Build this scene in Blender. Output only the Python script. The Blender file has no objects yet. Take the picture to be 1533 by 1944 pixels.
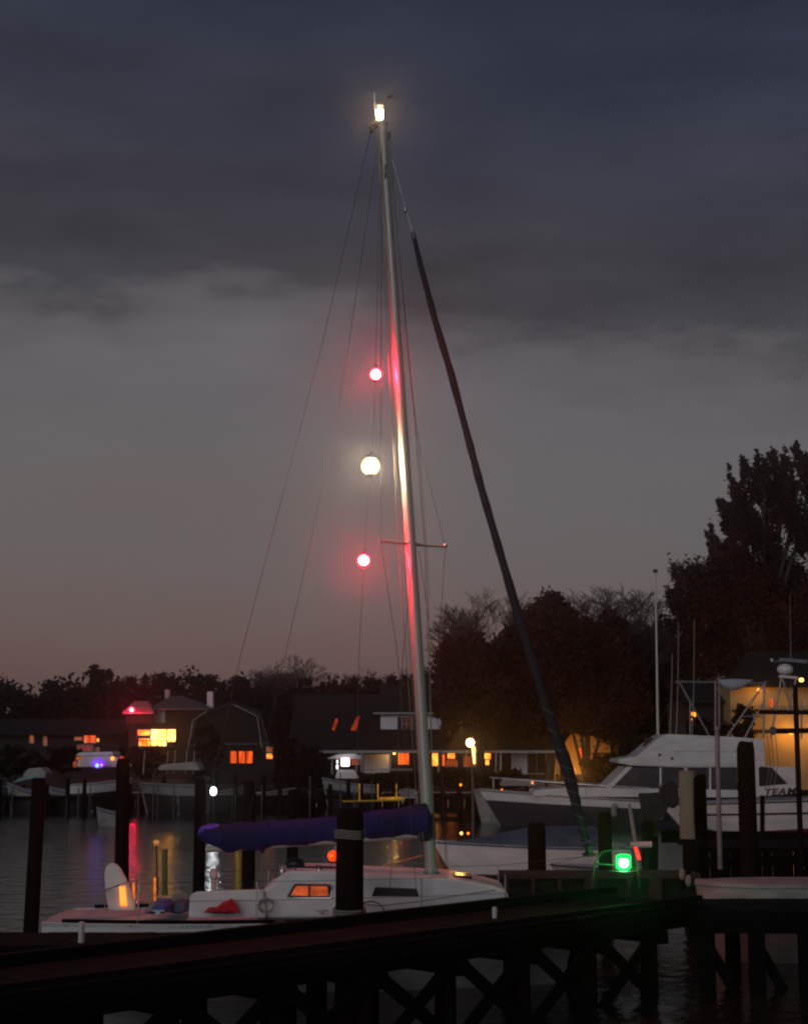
import bpy, math, random
import numpy as np
from mathutils import Vector, Matrix

random.seed(7)
RNG = np.random.default_rng(11)
sc = bpy.context.scene
C = sc.collection
R = math.radians

# ------------------------------------------------------------------ camera
F, H, PITCH = 3000.0, 3.9, R(8.13)
cam_d = bpy.data.cameras.new('camera')
cam = bpy.data.objects.new('camera', cam_d)
C.objects.link(cam)
cam.location = (0, 0, H)
cam.rotation_euler = (R(90) + PITCH, 0, 0)
cam_d.sensor_fit = 'VERTICAL'
cam_d.sensor_height = 36.0
cam_d.lens = F / 1944 * 36.0
cam_d.clip_start = 0.1
cam_d.clip_end = 5000
cam_d.dof.use_dof = True
cam_d.dof.focus_distance = 28
cam_d.dof.aperture_fstop = 5.6
sc.camera = cam

# ------------------------------------------------------------------ sky
world = bpy.data.worlds.new('World')
sc.world = world
world.use_nodes = True
nt = world.node_tree
nt.nodes.clear()
def N(t, tree=None, **kw):
    n = (tree or nt).nodes.new(t)
    for k, v in kw.items():
        setattr(n, k, v)
    return n
def srgb(r, g, b):
    f = lambda c: (c / 255 / 12.92) if c / 255 <= .04045 else ((c / 255 + .055) / 1.055) ** 2.4
    return (f(r), f(g), f(b), 1)
tc = N('ShaderNodeTexCoord')
sep = N('ShaderNodeSeparateXYZ'); nt.links.new(tc.outputs['Generated'], sep.inputs[0])
mp = N('ShaderNodeMapping'); mp.inputs['Scale'].default_value = (1.5, 1.5, 4.6)
mp.inputs['Rotation'].default_value = (0, R(5), 0)
nt.links.new(tc.outputs['Generated'], mp.inputs[0])
n1 = N('ShaderNodeTexNoise'); n1.inputs['Scale'].default_value = 2.6; n1.inputs['Detail'].default_value = 7
n1.inputs['Roughness'].default_value = .56
nt.links.new(mp.outputs[0], n1.inputs['Vector'])
def math_(op, a, b, tree=None):
    m = N('ShaderNodeMath', tree); m.operation = op
    t = tree or nt
    for i, v in enumerate((a, b)):
        if hasattr(v, 'is_output') or hasattr(v, 'links'):
            t.links.new(v, m.inputs[i])
        else:
            m.inputs[i].default_value = v
    return m.outputs[0]
# the cloud deck's lower edge wanders up and down
wob = math_('MULTIPLY', math_('SUBTRACT', n1.outputs['Fac'], .5), .15)
elev = math_('ADD', math_('ADD', sep.outputs['Z'], wob), math_('MULTIPLY', sep.outputs['X'], .10))
ramp = N('ShaderNodeValToRGB')
nt.links.new(elev, ramp.inputs[0])
stops = [(0.00, srgb(110, 86, 82)), (0.045, srgb(110, 90, 87)), (0.10, srgb(106, 98, 97)), (0.17, srgb(103, 100, 102)),
         (0.215, srgb(102, 99, 103)), (0.240, srgb(94, 92, 96)), (0.256, srgb(69, 68, 74)), (0.29, srgb(62, 61, 68)),
         (0.35, srgb(56, 57, 68)), (0.42, srgb(47, 51, 66)), (0.55, srgb(40, 45, 62)), (1.0, srgb(37, 42, 57))]
el = ramp.color_ramp.elements
while len(el) > 1: el.remove(el[-1])
el[0].position = 0; el[0].color = stops[0][1]
for p, c in stops[1:]:
    e = el.new(p); e.color = c
# soft streaks in the cloud deck
mp2 = N('ShaderNodeMapping'); mp2.inputs['Scale'].default_value = (2.4, 2.4, 8.0); mp2.inputs['Rotation'].default_value = (R(3), R(-8), R(20))
nt.links.new(tc.outputs['Generated'], mp2.inputs[0])
n2 = N('ShaderNodeTexNoise'); n2.inputs['Scale'].default_value = 1.7; n2.inputs['Detail'].default_value = 8; n2.inputs['Roughness'].default_value = .6
nt.links.new(mp2.outputs[0], n2.inputs['Vector'])
mr = N('ShaderNodeMapRange'); mr.inputs['From Min'].default_value = .3; mr.inputs['From Max'].default_value = .7
mr.inputs['To Min'].default_value = .72; mr.inputs['To Max'].default_value = 1.3
nt.links.new(n2.outputs['Fac'], mr.inputs['Value'])
mr2 = N('ShaderNodeMapRange'); mr2.inputs['From Min'].default_value = .16; mr2.inputs['From Max'].default_value = .30
nt.links.new(sep.outputs['Z'], mr2.inputs['Value'])
mixf = N('ShaderNodeMix'); mixf.data_type = 'FLOAT'
nt.links.new(mr2.outputs[0], mixf.inputs[0]); mixf.inputs[2].default_value = 1.0
nt.links.new(mr.outputs[0], mixf.inputs[3])
vm = N('ShaderNodeVectorMath'); vm.operation = 'SCALE'
nt.links.new(ramp.outputs[0], vm.inputs[0]); nt.links.new(mixf.outputs[0], vm.inputs['Scale'])
sky = N('ShaderNodeTexSky'); sky.sky_type = 'NISHITA'; sky.sun_disc = False
SUN_EL, SUN_AZ = R(14), R(205)          # the last glow comes from behind the camera, to the left
sky.sun_elevation = R(-4); sky.sun_rotation = SUN_AZ
b1 = N('ShaderNodeBackground'); b1.inputs['Strength'].default_value = 1.0
nt.links.new(vm.outputs[0], b1.inputs['Color'])
b2 = N('ShaderNodeBackground'); b2.inputs['Strength'].default_value = 0.05
nt.links.new(sky.outputs[0], b2.inputs['Color'])
ad = N('ShaderNodeAddShader'); nt.links.new(b1.outputs[0], ad.inputs[0]); nt.links.new(b2.outputs[0], ad.inputs[1])
wo = N('ShaderNodeOutputWorld'); nt.links.new(ad.outputs[0], wo.inputs['Surface'])

sun_d = bpy.data.lights.new('sun', 'SUN'); sun_d.energy = 0.54; sun_d.angle = R(40); sun_d.color = (.97, .98, 1)
sun = bpy.data.objects.new('sun', sun_d); C.objects.link(sun)
sdir = Vector((math.sin(SUN_AZ) * math.cos(SUN_EL), math.cos(SUN_AZ) * math.cos(SUN_EL), math.sin(SUN_EL)))
sun.rotation_euler = sdir.to_track_quat('Z', 'Y').to_euler()
sun.location = (-20, -30, 30)

sc.view_settings.view_transform = 'Standard'
sc.view_settings.look = 'None'
sc.view_settings.gamma = 1
sc.view_settings.use_curve_mapping = False
sc.view_settings.exposure = 0
sc.render.engine = 'CYCLES'
sc.cycles.use_denoising = True
sc.cycles.volume_bounces = 0
sc.cycles.max_bounces = 6
sc.cycles.diffuse_bounces = 2
sc.cycles.filter_width = 2.3
sc.cycles.sample_clamp_indirect = 0

# ------------------------------------------------------------------ helpers
cp, sp = math.cos(PITCH), math.sin(PITCH)
def P(px, py, Y):
    """a pixel of the 1533 x 1944 photograph, at distance Y down the harbour -> the place it stands"""
    u = (px - 766.5) / F; v = (972 - py) / F
    d = Vector((u, cp - v * sp, sp + v * cp))
    k = Y / d.y
    return Vector((d.x * k, Y, H + d.z * k))
def PX(px, Y, z=1.0):
    # world x of a pixel column for something at height z, distance Y
    depth = Y * cp + (z - H) * sp
    return (px - 766.5) / F * depth
def G(px, py, z):
    u = (px - 766.5) / F; v = (972 - py) / F
    d = Vector((u, cp - v * sp, sp + v * cp)); k = (z - H) / d.z
    return Vector((d.x * k, d.y * k, z))
def mpp(Y):
    return Y / F

class M:
    def __init__(s): s.v = []; s.f = []
    def add(s, vs, fs):
        o = len(s.v); s.v += [tuple(v) for v in vs]; s.f += [tuple(i + o for i in f) for f in fs]; return s
    def box(s, c, d, rz=0):
        c = Vector(c); m = Matrix.Rotation(rz, 3, 'Z')
        vs = [c + m @ Vector((x * d[0] / 2, y * d[1] / 2, z * d[2] / 2)) for x in (-1, 1) for y in (-1, 1) for z in (-1, 1)]
        return s.add(vs, [(0, 1, 3, 2), (4, 6, 7, 5), (0, 4, 5, 1), (2, 3, 7, 6), (0, 2, 6, 4), (1, 5, 7, 3)])
    def bar(s, a, b, w, h=None, up=(0, 0, 1)):
        a, b = Vector(a), Vector(b); h = h or w
        t = (b - a).normalized(); u = Vector(up)
        if abs(t.dot(u)) > .97: u = Vector((0, 1, 0))
        x = t.cross(u).normalized(); y = x.cross(t).normalized()
        vs = [p + x * (i * w / 2) + y * (j * h / 2) for p in (a, b) for i in (-1, 1) for j in (-1, 1)]
        return s.add(vs, [(0, 1, 3, 2), (4, 6, 7, 5), (0, 4, 5, 1), (2, 3, 7, 6), (0, 2, 6, 4), (1, 5, 7, 3)])
    def tube(s, pts, r, n=8, flat=1.0):
        pts = [Vector(p) for p in pts]; k = len(pts)
        rs = r if isinstance(r, (list, tuple)) else [r] * k
        vs = []
        for i, p in enumerate(pts):
            t = (pts[min(i + 1, k - 1)] - pts[max(i - 1, 0)]).normalized()
            u = Vector((0, 1, 0)) if abs(t.y) < .9 else Vector((1, 0, 0))
            x = t.cross(u).normalized(); y = x.cross(t).normalized()
            for j in range(n):
                a = 2 * math.pi * j / n
                vs.append(p + x * (math.cos(a) * rs[i]) + y * (math.sin(a) * rs[i] * flat))
        fs = [(i * n + j, i * n + (j + 1) % n, (i + 1) * n + (j + 1) % n, (i + 1) * n + j) for i in range(k - 1) for j in range(n)]
        fs += [tuple(range(n)), tuple((k - 1) * n + j for j in reversed(range(n)))]
        return s.add(vs, fs)
    def lathe(s, c, prof, n=14, jit=0):
        c = Vector(c); vs = []
        for r, z in prof:
            for j in range(n):
                a = 2 * math.pi * j / n; q = r * (1 + random.uniform(-jit, jit))
                vs.append(c + Vector((math.cos(a) * q, math.sin(a) * q, z)))
        k = len(prof)
        fs = [(i * n + j, i * n + (j + 1) % n, (i + 1) * n + (j + 1) % n, (i + 1) * n + j) for i in range(k - 1) for j in range(n)]
        fs += [tuple(reversed(range(n))), tuple((k - 1) * n + j for j in range(n))]
        return s.add(vs, fs)
    def ball(s, c, r, n=12, m=8):
        c = Vector(c); rr = r if isinstance(r, (tuple, list)) else (r, r, r)
        vs = [c + Vector((0, 0, -rr[2]))]
        for i in range(1, m):
            ph = -math.pi / 2 + math.pi * i / m
            for j in range(n):
                a = 2 * math.pi * j / n
                vs.append(c + Vector((rr[0] * math.cos(ph) * math.cos(a), rr[1] * math.cos(ph) * math.sin(a), rr[2] * math.sin(ph))))
        vs.append(c + Vector((0, 0, rr[2])))
        fs = [(0, 1 + (j + 1) % n, 1 + j) for j in range(n)]
        fs += [(1 + i * n + j, 1 + i * n + (j + 1) % n, 1 + (i + 1) * n + (j + 1) % n, 1 + (i + 1) * n + j) for i in range(m - 2) for j in range(n)]
        o = 1 + (m - 2) * n
        fs += [(o + j, o + (j + 1) % n, len(vs) - 1) for j in range(n)]
        return s.add(vs, fs)
    def prism(s, poly, ext):
        e = Vector(ext); k = len(poly); vs = [Vector(p) for p in poly] + [Vector(p) + e for p in poly]
        fs = [tuple(range(k)), tuple(reversed(range(k, 2 * k)))] + [(i, i + k, (i + 1) % k + k, (i + 1) % k) for i in range(k)]
        return s.add(vs, fs)
    def ppoly(s, pts, Y0, Y1):
        """side profile given by photo pixels at distance Y0, reaching back to Y1"""
        return s.prism([P(x, y, Y0) for x, y in pts], (0, Y1 - Y0, 0))
    def loft(s, secs, closed=False, caps=True):
        n = len(secs[0]); vs = [p for q in secs for p in q]; fs = []
        for i in range(len(secs) - 1):
            for j in range(n if closed else n - 1):
                fs.append((i * n + j, i * n + (j + 1) % n, (i + 1) * n + (j + 1) % n, (i + 1) * n + j))
        if caps: fs += [tuple(range(n)), tuple((len(secs) - 1) * n + j for j in reversed(range(n)))]
        return s.add(vs, fs)

def wloc(o):
    v = Vector((0, 0, 0))
    while o is not None:
        v += o.location; o = o.parent
    return v
def smooth(me, ang):
    me.shade_smooth(); me.set_sharp_from_angle(angle=ang)
def part(name, m, mat_, parent=None, loc=None, sm=R(35), bevel=0):
    me = bpy.data.meshes.new(name)
    base = Vector(loc) if loc is not None else (wloc(parent) if parent else Vector((0, 0, 0)))
    me.from_pydata([(a - base.x, b - base.y, c - base.z) for a, b, c in m.v], [], m.f)
    me.update()
    import bmesh
    bm = bmesh.new(); bm.from_mesh(me); bmesh.ops.recalc_face_normals(bm, faces=bm.faces)
    if bevel: bmesh.ops.bevel(bm, geom=[e for e in bm.edges if e.calc_face_angle(0) > .6], offset=bevel, segments=2, affect='EDGES', clamp_overlap=True)
    bm.to_mesh(me); bm.free()
    if sm: smooth(me, sm)
    me.materials.append(mat_)
    o = bpy.data.objects.new(name, me); C.objects.link(o)
    if parent: 
        o.parent = parent
        if loc is not None: o.location = base - wloc(parent)
    elif loc is not None: o.location = base
    return o
def thing(name, label, cat, loc, group=None):
    o = bpy.data.objects.new(name, None); C.objects.link(o); o.location = loc; o.empty_display_size = .2
    o['label'] = label; o['category'] = cat
    if group: o['group'] = group
    return o
def tag(o, label, cat, group=None):
    o['label'] = label; o['category'] = cat
    if group: o['group'] = group
    return o
def kind(o, k): o['kind'] = k; return o
def share(src, parent, loc):
    o = src.copy(); C.objects.link(o); o.parent = parent; o.location = loc - wloc(parent) if parent else loc; return o

# ------------------------------------------------------------------ materials
def mat(name, col, rough=.6, col2=None, nscale=6, bump=0, bscale=None, metal=0, stretch=(1, 1, 1), spec=.5, detail=5):
    m = bpy.data.materials.new(name); m.use_nodes = True; t = m.node_tree; b = t.nodes['Principled BSDF']
    b.inputs['Roughness'].default_value = rough; b.inputs['Metallic'].default_value = metal
    b.inputs['Specular IOR Level'].default_value = spec
    tcn = N('ShaderNodeTexCoord', t); mpn = N('ShaderNodeMapping', t); mpn.inputs['Scale'].default_value = stretch
    t.links.new(tcn.outputs['Object'], mpn.inputs[0])
    nz = N('ShaderNodeTexNoise', t); nz.inputs['Scale'].default_value = nscale; nz.inputs['Detail'].default_value = detail
    t.links.new(mpn.outputs[0], nz.inputs['Vector'])
    r = N('ShaderNodeValToRGB', t); r.color_ramp.elements[0].position = .35; r.color_ramp.elements[1].position = .68
    c2 = col2 or tuple(c * .72 for c in col)
    r.color_ramp.elements[0].color = (*c2, 1); r.color_ramp.elements[1].color = (*col, 1)
    t.links.new(nz.outputs['Fac'], r.inputs[0]); t.links.new(r.outputs[0], b.inputs['Base Color'])
    mrn = N('ShaderNodeMapRange', t); mrn.inputs['To Min'].default_value = max(0, rough - .1); mrn.inputs['To Max'].default_value = min(1, rough + .12)
    t.links.new(nz.outputs['Fac'], mrn.inputs['Value']); t.links.new(mrn.outputs[0], b.inputs['Roughness'])
    if bump:
        nb = N('ShaderNodeTexNoise', t); nb.inputs['Scale'].default_value = bscale or nscale * 4; nb.inputs['Detail'].default_value = 4
        t.links.new(mpn.outputs[0], nb.inputs['Vector'])
        bp = N('ShaderNodeBump', t); bp.inputs['Strength'].default_value = .6; bp.inputs['Distance'].default_value = bump
        t.links.new(nb.outputs['Fac'], bp.inputs['Height']); t.links.new(bp.outputs[0], b.inputs['Normal'])
    return m
def emit(name, col, strength, col2=None, nscale=3, stretch=(1, 1, 1)):
    m = bpy.data.materials.new(name); m.use_nodes = True
    m.cycles.emission_sampling = 'NONE'
    t = m.node_tree; b = t.nodes['Principled BSDF']
    b.inputs['Base Color'].default_value = (*[min(1, c) * .5 for c in col], 1); b.inputs['Roughness'].default_value = .25
    b.inputs['Emission Strength'].default_value = strength; b.inputs['Emission Color'].default_value = (*col, 1)
    if col2:
        tcn = N('ShaderNodeTexCoord', t); mpn = N('ShaderNodeMapping', t); mpn.inputs['Scale'].default_value = stretch
        t.links.new(tcn.outputs['Object'], mpn.inputs[0])
        nz = N('ShaderNodeTexNoise', t); nz.inputs['Scale'].default_value = nscale; nz.inputs['Detail'].default_value = 3
        t.links.new(mpn.outputs[0], nz.inputs['Vector'])
        r = N('ShaderNodeValToRGB', t); r.color_ramp.elements[0].position = .38; r.color_ramp.elements[1].position = .62
        r.color_ramp.elements[0].color = (*col2, 1); r.color_ramp.elements[1].color = (*col, 1)
        t.links.new(nz.outputs['Fac'], r.inputs[0]); t.links.new(r.outputs[0], b.inputs['Emission Color'])
    return m

gel = mat('white_gelcoat', (.76, .76, .76), .3, (.62, .61, .61), 1.3, stretch=(1, 1, 3))
gel_grey = mat('weathered_gelcoat', (.34, .34, .34), .45, (.22, .22, .21), 1.5, stretch=(1, 1, 3))
deckm = mat('non_skid_deck', (.5, .5, .52), .6, (.42, .42, .43), 3)
alu = mat('mast_aluminium', (.50, .51, .46), .38, (.42, .43, .39), 2, metal=.15, stretch=(3, 3, .4))
steel = mat('stainless_steel', (.55, .55, .57), .28, (.45, .45, .46), 5, metal=.9)
dim_steel = mat('tarnished_tube', (.06, .065, .06), .6, (.04, .045, .04), 5, metal=.4)
wire = mat('rigging_wire', (.05, .05, .055), .4, (.03, .03, .03), 5, metal=.3)
rope = mat('weathered_rope', (.3, .28, .24), .9, (.18, .16, .14), 30)
bluecan = mat('blue_sail_cover', (.013, .013, .125), .85, (.007, .007, .065), 2.2, bump=.02, bscale=5)
darksail = mat('dark_uv_strip', (.022, .022, .030), .8, (.012, .012, .016), 3, bump=.01, bscale=10)
slate = mat('slate_canvas', (.10, .13, .18), .8, (.06, .08, .12), 2, bump=.02, bscale=4)
wood = mat('weathered_plank', (.010, .008, .009), .95, (.005, .004, .005), 5, bump=.004, bscale=40, stretch=(1, 1, 1), spec=.12)
wood2 = mat('creosote_timber', (.006, .0045, .0045), .95, (.003, .0025, .0025), 4, bump=.01, bscale=14, stretch=(2, 2, .5), spec=.12)
pile_m = mat('dark_piling', (.012, .006, .005), .95, (.006, .0035, .003), 4, bump=.015, bscale=10, stretch=(3, 3, .6), spec=.12)
pile_pale = mat('pale_piling', (.25, .26, .18), .8, (.16, .17, .11), 2, bump=.01, bscale=10, stretch=(3, 3, .5))
black = mat('black_plastic', (.012, .012, .014), .45, (.008, .008, .008), 4)
redcloth = mat('red_cloth', (.55, .012, .03), .8, (.35, .008, .02), 5, bump=.01)
bluecloth = mat('blue_cloth', (.10, .09, .42), .8, (.05, .12, .2), 4, bump=.01)
teal = mat('teal_hull', (.18, .34, .36), .4, (.1, .2, .22), 1.5)
glassd = mat('dark_glass', (.02, .02, .026), .12, (.014, .014, .018), 2)
glass2 = mat('tinted_windscreen', (.055, .055, .07), .25, (.04, .04, .05), 2)
galv = mat('galvanised_tube', (.30, .29, .30), .45, (.2, .2, .2), 6, metal=.5)
leaf_dark = mat('dark_evergreen_leaves', (.010, .009, .008), .9, (.006, .005, .005), .6, spec=.15)
leaf_red = mat('russet_leaves', (.085, .020, .015), .9, (.028, .009, .007), .5, spec=.15)
leaf_brown = mat('brown_leaves', (.018, .010, .009), .9, (.009, .006, .005), .5, spec=.15)
bark = mat('tree_bark', (.05, .038, .032), .9, (.028, .022, .019), 3)
twig = mat('bare_twigs', (.07, .05, .048), .9, (.04, .03, .03), 3)
grass_m = mat('shore_grass', (.035, .035, .018), .95, (.02, .02, .012), .3)
roofd = mat('dark_shingle', (.010, .009, .009), .95, (.006, .005, .005), 4, bump=.01)
roofg = mat('grey_shingle', (.11, .108, .115), .85, (.08, .078, .085), 5, bump=.01)
wall_w = mat('white_clapboard', (.74, .73, .78), .7, (.64, .63, .68), 1)
wall_g = mat('dark_green_siding', (.009, .014, .009), .9, (.006, .010, .006), 1)
wall_d = mat('dark_siding', (.022, .016, .014), .85, (.014, .011, .010), 1)
wall_o = mat('buff_stucco', (.45, .33, .16), .85, (.38, .26, .12), 1.2)
brickm = mat('dark_brick', (.06, .03, .024), .85, (.04, .022, .018), 3)
trim = mat('pale_trim', (.42, .41, .42), .6, (.34, .33, .33), 2)
stripe_red = mat('maroon_stripe', (.16, .02, .05), .4, (.12, .015, .04), 3)
stripe_dk = mat('charcoal_stripe', (.03, .03, .035), .4)
ypost = mat('yellow_green_pipe', (.42, .45, .05), .5, (.3, .32, .04), 3)
wpost = mat('white_pvc_pipe', (.6, .6, .6), .5, (.45, .45, .45), 3)
stake_m = mat('weathered_stake', (.16, .15, .14), .7, (.05, .045, .04), 1.5)
orangem = mat('orange_rubber', (.85, .17, .03), .4, (.7, .12, .02), 3)
concrete = mat('grey_dock_fibreglass', (.030, .031, .025), .85, (.018, .019, .015), 3, bump=.005)

def tinted(name, col, glow, gs):
    m = bpy.data.materials.new(name); m.use_nodes = True; t = m.node_tree; t.nodes.clear()
    tr_ = N('ShaderNodeBsdfTransparent', t); tr_.inputs[0].default_value = (*col, 1)
    em = N('ShaderNodeEmission', t); em.inputs[0].default_value = (*glow, 1); em.inputs[1].default_value = gs
    a_ = N('ShaderNodeAddShader', t); t.links.new(tr_.outputs[0], a_.inputs[0]); t.links.new(em.outputs[0], a_.inputs[1])
    o_ = N('ShaderNodeOutputMaterial', t); t.links.new(a_.outputs[0], o_.inputs[0]); m.cycles.emission_sampling = 'NONE'
    return m
def flame(name, col, strength):
    # a glowing filament: seen as bright, while the lamp's own point light shines out through it
    return tinted(name, (1, 1, 1), col, strength)
def lamp_light(parent, pos, col, I, r=.05):
    d_ = bpy.data.lights.new('lamp_light', 'POINT'); d_.color = col; d_.energy = I * 4 * math.pi * math.pi; d_.shadow_soft_size = r
    o = bpy.data.objects.new('lamp_light', d_); C.objects.link(o); o.parent = parent; o.location = Vector(pos) - wloc(parent)
    return o
E_red = flame('red_lantern_bulb', (1, .95, .9), 14)
E_white = flame('white_lantern_bulb', (1, .86, .62), 9)
G_red = tinted('red_lantern_glass', (1, .30, .36), (1, .01, .05), 1.1)
G_white = tinted('clear_lantern_glass', (1, 1, .95), (1, .72, .35), .8)
G_green = tinted('green_lamp_glass', (.4, 1, .6), (.01, 1, .14), .8)
E_mast = flame('masthead_lamp_glow', (1, .78, .48), 8)
E_street = flame('street_lamp_glow', (1, .72, .30), 8)
E_green = flame('green_sidelight_bulb', (.9, 1, 1), 9)
E_redside = emit('red_sidelight_glow', (1, .02, .02), 2.2)
E_win_hot = emit('bright_room_light', (1, .62, .18), 6.5, (1, .38, .05), .7)
E_win_or = emit('orange_room_light', (1, .13, .008), 1.25, (.45, .028, .004), 2.2, (1.6, 1, .35))
E_win_dim = emit('dim_orange_room', (.42, .07, .010), .8, (.14, .02, .004), 1.5)
E_win_y = emit('yellow_room_light', (1, .38, .035), 2.6, (1, .10, .006), 2.0)
E_sky_l = emit('skylight_glow', (.55, .06, .015), .55, (.2, .02, .008), 3)
E_screen = emit('white_screen_glow', (1, .85, .88), 2.6)
E_blue = emit('blue_lamp_glow', (.12, .35, 1), 4)
E_violet = emit('violet_lamp_glow', (.22, .04, .9), 1.0)
E_porch = flame('porch_lamp_glow', (1, .5, .1), 5)
E_eaves = flame('eaves_lamp_glow', (1, .4, .06), 1.0)
E_cold = flame('cold_white_lamp', (.92, .95, 1), 2.2)
E_redhouse = flame('red_roof_lamp', (1, .04, .08), 2.2)
E_redcore = emit('red_lamp_filament', (1, .7, .5), 3)
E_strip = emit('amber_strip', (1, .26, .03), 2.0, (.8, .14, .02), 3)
E_buoy = emit('buoy_glow', (.9, .10, .01), 1.1, (.5, .04, .005), 4)

# ------------------------------------------------------------------ water, ground
wm = bpy.data.materials.new('harbour_water'); wm.use_nodes = True
t = wm.node_tree; b = t.nodes['Principled BSDF']
b.inputs['Base Color'].default_value = (.018, .018, .014, 1); b.inputs['Roughness'].default_value = .12; b.inputs['IOR'].default_value = 1.33
tcn = N('ShaderNodeTexCoord', t)
mpa = N('ShaderNodeMapping', t); mpa.inputs['Scale'].default_value = (1, 1, 1)
t.links.new(tcn.outputs['Object'], mpa.inputs[0])
na = N('ShaderNodeTexNoise', t); na.inputs['Scale'].default_value = 1.6; na.inputs['Detail'].default_value = 4; na.inputs['Roughness'].default_value = .55
t.links.new(mpa.outputs[0], na.inputs['Vector'])
bp = N('ShaderNodeBump', t); bp.inputs['Strength'].default_value = .5; bp.inputs['Distance'].default_value = .10
t.links.new(na.outputs['Fac'], bp.inputs['Height']); t.links.new(bp.outputs[0], b.inputs['Normal'])
w = M(); w.add([(-700, -60, 0), (700, -60, 0), (700, 91.2, 0), (-700, 91.2, 0)], [(0, 1, 2, 3)])
kind(part('water', w, wm, sm=0), 'structure')
g = M()
nx, ny = 60, 24
gv = []; GZ = .85
for j in range(ny + 1):
    for i in range(nx + 1):
        x = -700 + 1400 * i / nx; y = 91 + 850 * (j / ny) ** 2
        gv.append((x, y, GZ + (0 if j < 2 else .25 * math.sin(x * .05) * math.sin(y * .04))))
g.add(gv, [(j * (nx + 1) + i, j * (nx + 1) + i + 1, (j + 1) * (nx + 1) + i + 1, (j + 1) * (nx + 1) + i) for j in range(ny) for i in range(nx)])
kind(part('ground', g, grass_m), 'structure')
# bulkhead of sheet boards along the far bank
bh = thing('bulkhead_wall', 'dark timber bulkhead holding up the far bank behind the docks', 'bulkhead', (0, 90.9, 0))
part('waler_beam', M().box((0, 90.74, .62), (130, .16, .2)), wood2, bh)
part('cap_board', M().box((0, 90.9, GZ + .08), (130, .5, .1)), wood, bh)
bb = part('sheet_board', M().box((-64, 90.9, .1), (.9, .14, 1.45)), wood2, bh)
for i in range(1, 140):
    share(bb, bh, Vector((wloc(bh)) + Vector((.93 * i, random.uniform(-.02, .02), 0))))

# ------------------------------------------------------------------ near piers
PZ = 1.3
A = G(-260, 1924, PZ); B = G(1335, 1712, PZ)
dirp = (B - A).normalized(); nor = Vector((-dirp.y, dirp.x, 0)); L = (B - A).length; W = 1.85
walk = thing('walkway_pier', 'long dark timber walkway running diagonally across the foreground to the right', 'pier', (A.x, A.y, 0))
rz = math.atan2(dirp.y, dirp.x)
pm = M().box(A + dirp * .07 + nor * (W / 2) + Vector((0, 0, -.025)), (.135, W, .045), rz)
p0 = part('plank', pm, wood, walk, sm=0)
n = int(L / .145)
for i in range(1, n):
    q = share(p0, walk, wloc(walk) + dirp * (.145 * i) + Vector((0, 0, random.uniform(-.004, .004))))
for off in (.06, W - .06):
    part('stringer', M().bar(A + nor * off + Vector((0, 0, -.20)), B + nor * off + Vector((0, 0, -.20)), .09, .30), wood2, walk)
part('rub_rail', M().bar(A - nor * .05 + Vector((0, 0, -.12)), B - nor * .05 + Vector((0, 0, -.12)), .09, .12), wood2, walk)
part('toe_rail', M().bar(A + nor * .07 + Vector((0, 0, .06)), B + nor * .07 + Vector((0, 0, .06)), .10, .08), wood, walk)
part('bull_rail', M().bar(A + nor * (W - .08) + Vector((0, 0, .075)), B + nor * (W - .08) + Vector((0, 0, .075)), .14, .13), wood2, walk)
for off in (.2, W - .2):
    k = 0; s = .7
    while s < L:
        p = A + dirp * s + nor * off
        part('piling', M().lathe((p.x, p.y, -1.5), [(.15, 0), (.145, 1.2), (.135, 2.35)], 12, .03), pile_m, walk)
        if off < 1 and s + 1.55 < L:
            p2 = A + dirp * (s + 1.55) + nor * off
            for za, zb in ((-.1, .98), (.98, -.1)):
                part('cross_brace', M().bar((p.x - nor.x * .17, p.y - nor.y * .17, za), (p2.x - nor.x * .17, p2.y - nor.y * .17, zb), .06, .17), wood2, walk)
        s += 1.55
s = .7
while s < L:
    a = A + dirp * (s + .2) + nor * .02; c = A + dirp * (s + .2) + nor * (W - .02)
    part('cross_beam', M().bar(a + Vector((0, 0, -.46)), c + Vector((0, 0, -.46)), .14, .2), wood2, walk)
    s += 1.55
# far finger pier beside the sailing boat
FZ = P(0, 1770, 24.2).z
fin = thing('finger_pier', 'narrow dark timber finger pier between the sailing boat and the diagonal walkway', 'pier', (-9, 23.4, 0))
x0, x1 = -10.5, PX(640, 24, FZ)
fp = part('plank', M().box((x0 + .07, 23.45, FZ - .02), (.135, 1.5, .045)), wood, fin, sm=0)
for i in range(1, int((x1 - x0) / .145)):
    share(fp, fin, wloc(fin) + Vector((.145 * i, 0, random.uniform(-.004, .004))))
for yy in (22.74, 24.16):
    part('stringer', M().box(((x0 + x1) / 2, yy, FZ - .17), (x1 - x0, .09, .24)), wood2, fin)
for i in range(6):
    for yy in (22.95, 23.95):
        part('piling', M().lathe((x0 + .5 + 1.75 * i, yy, -1.5), [(.13, 0), (.12, 2.3)], 12, .03), pile_m, fin)
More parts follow.
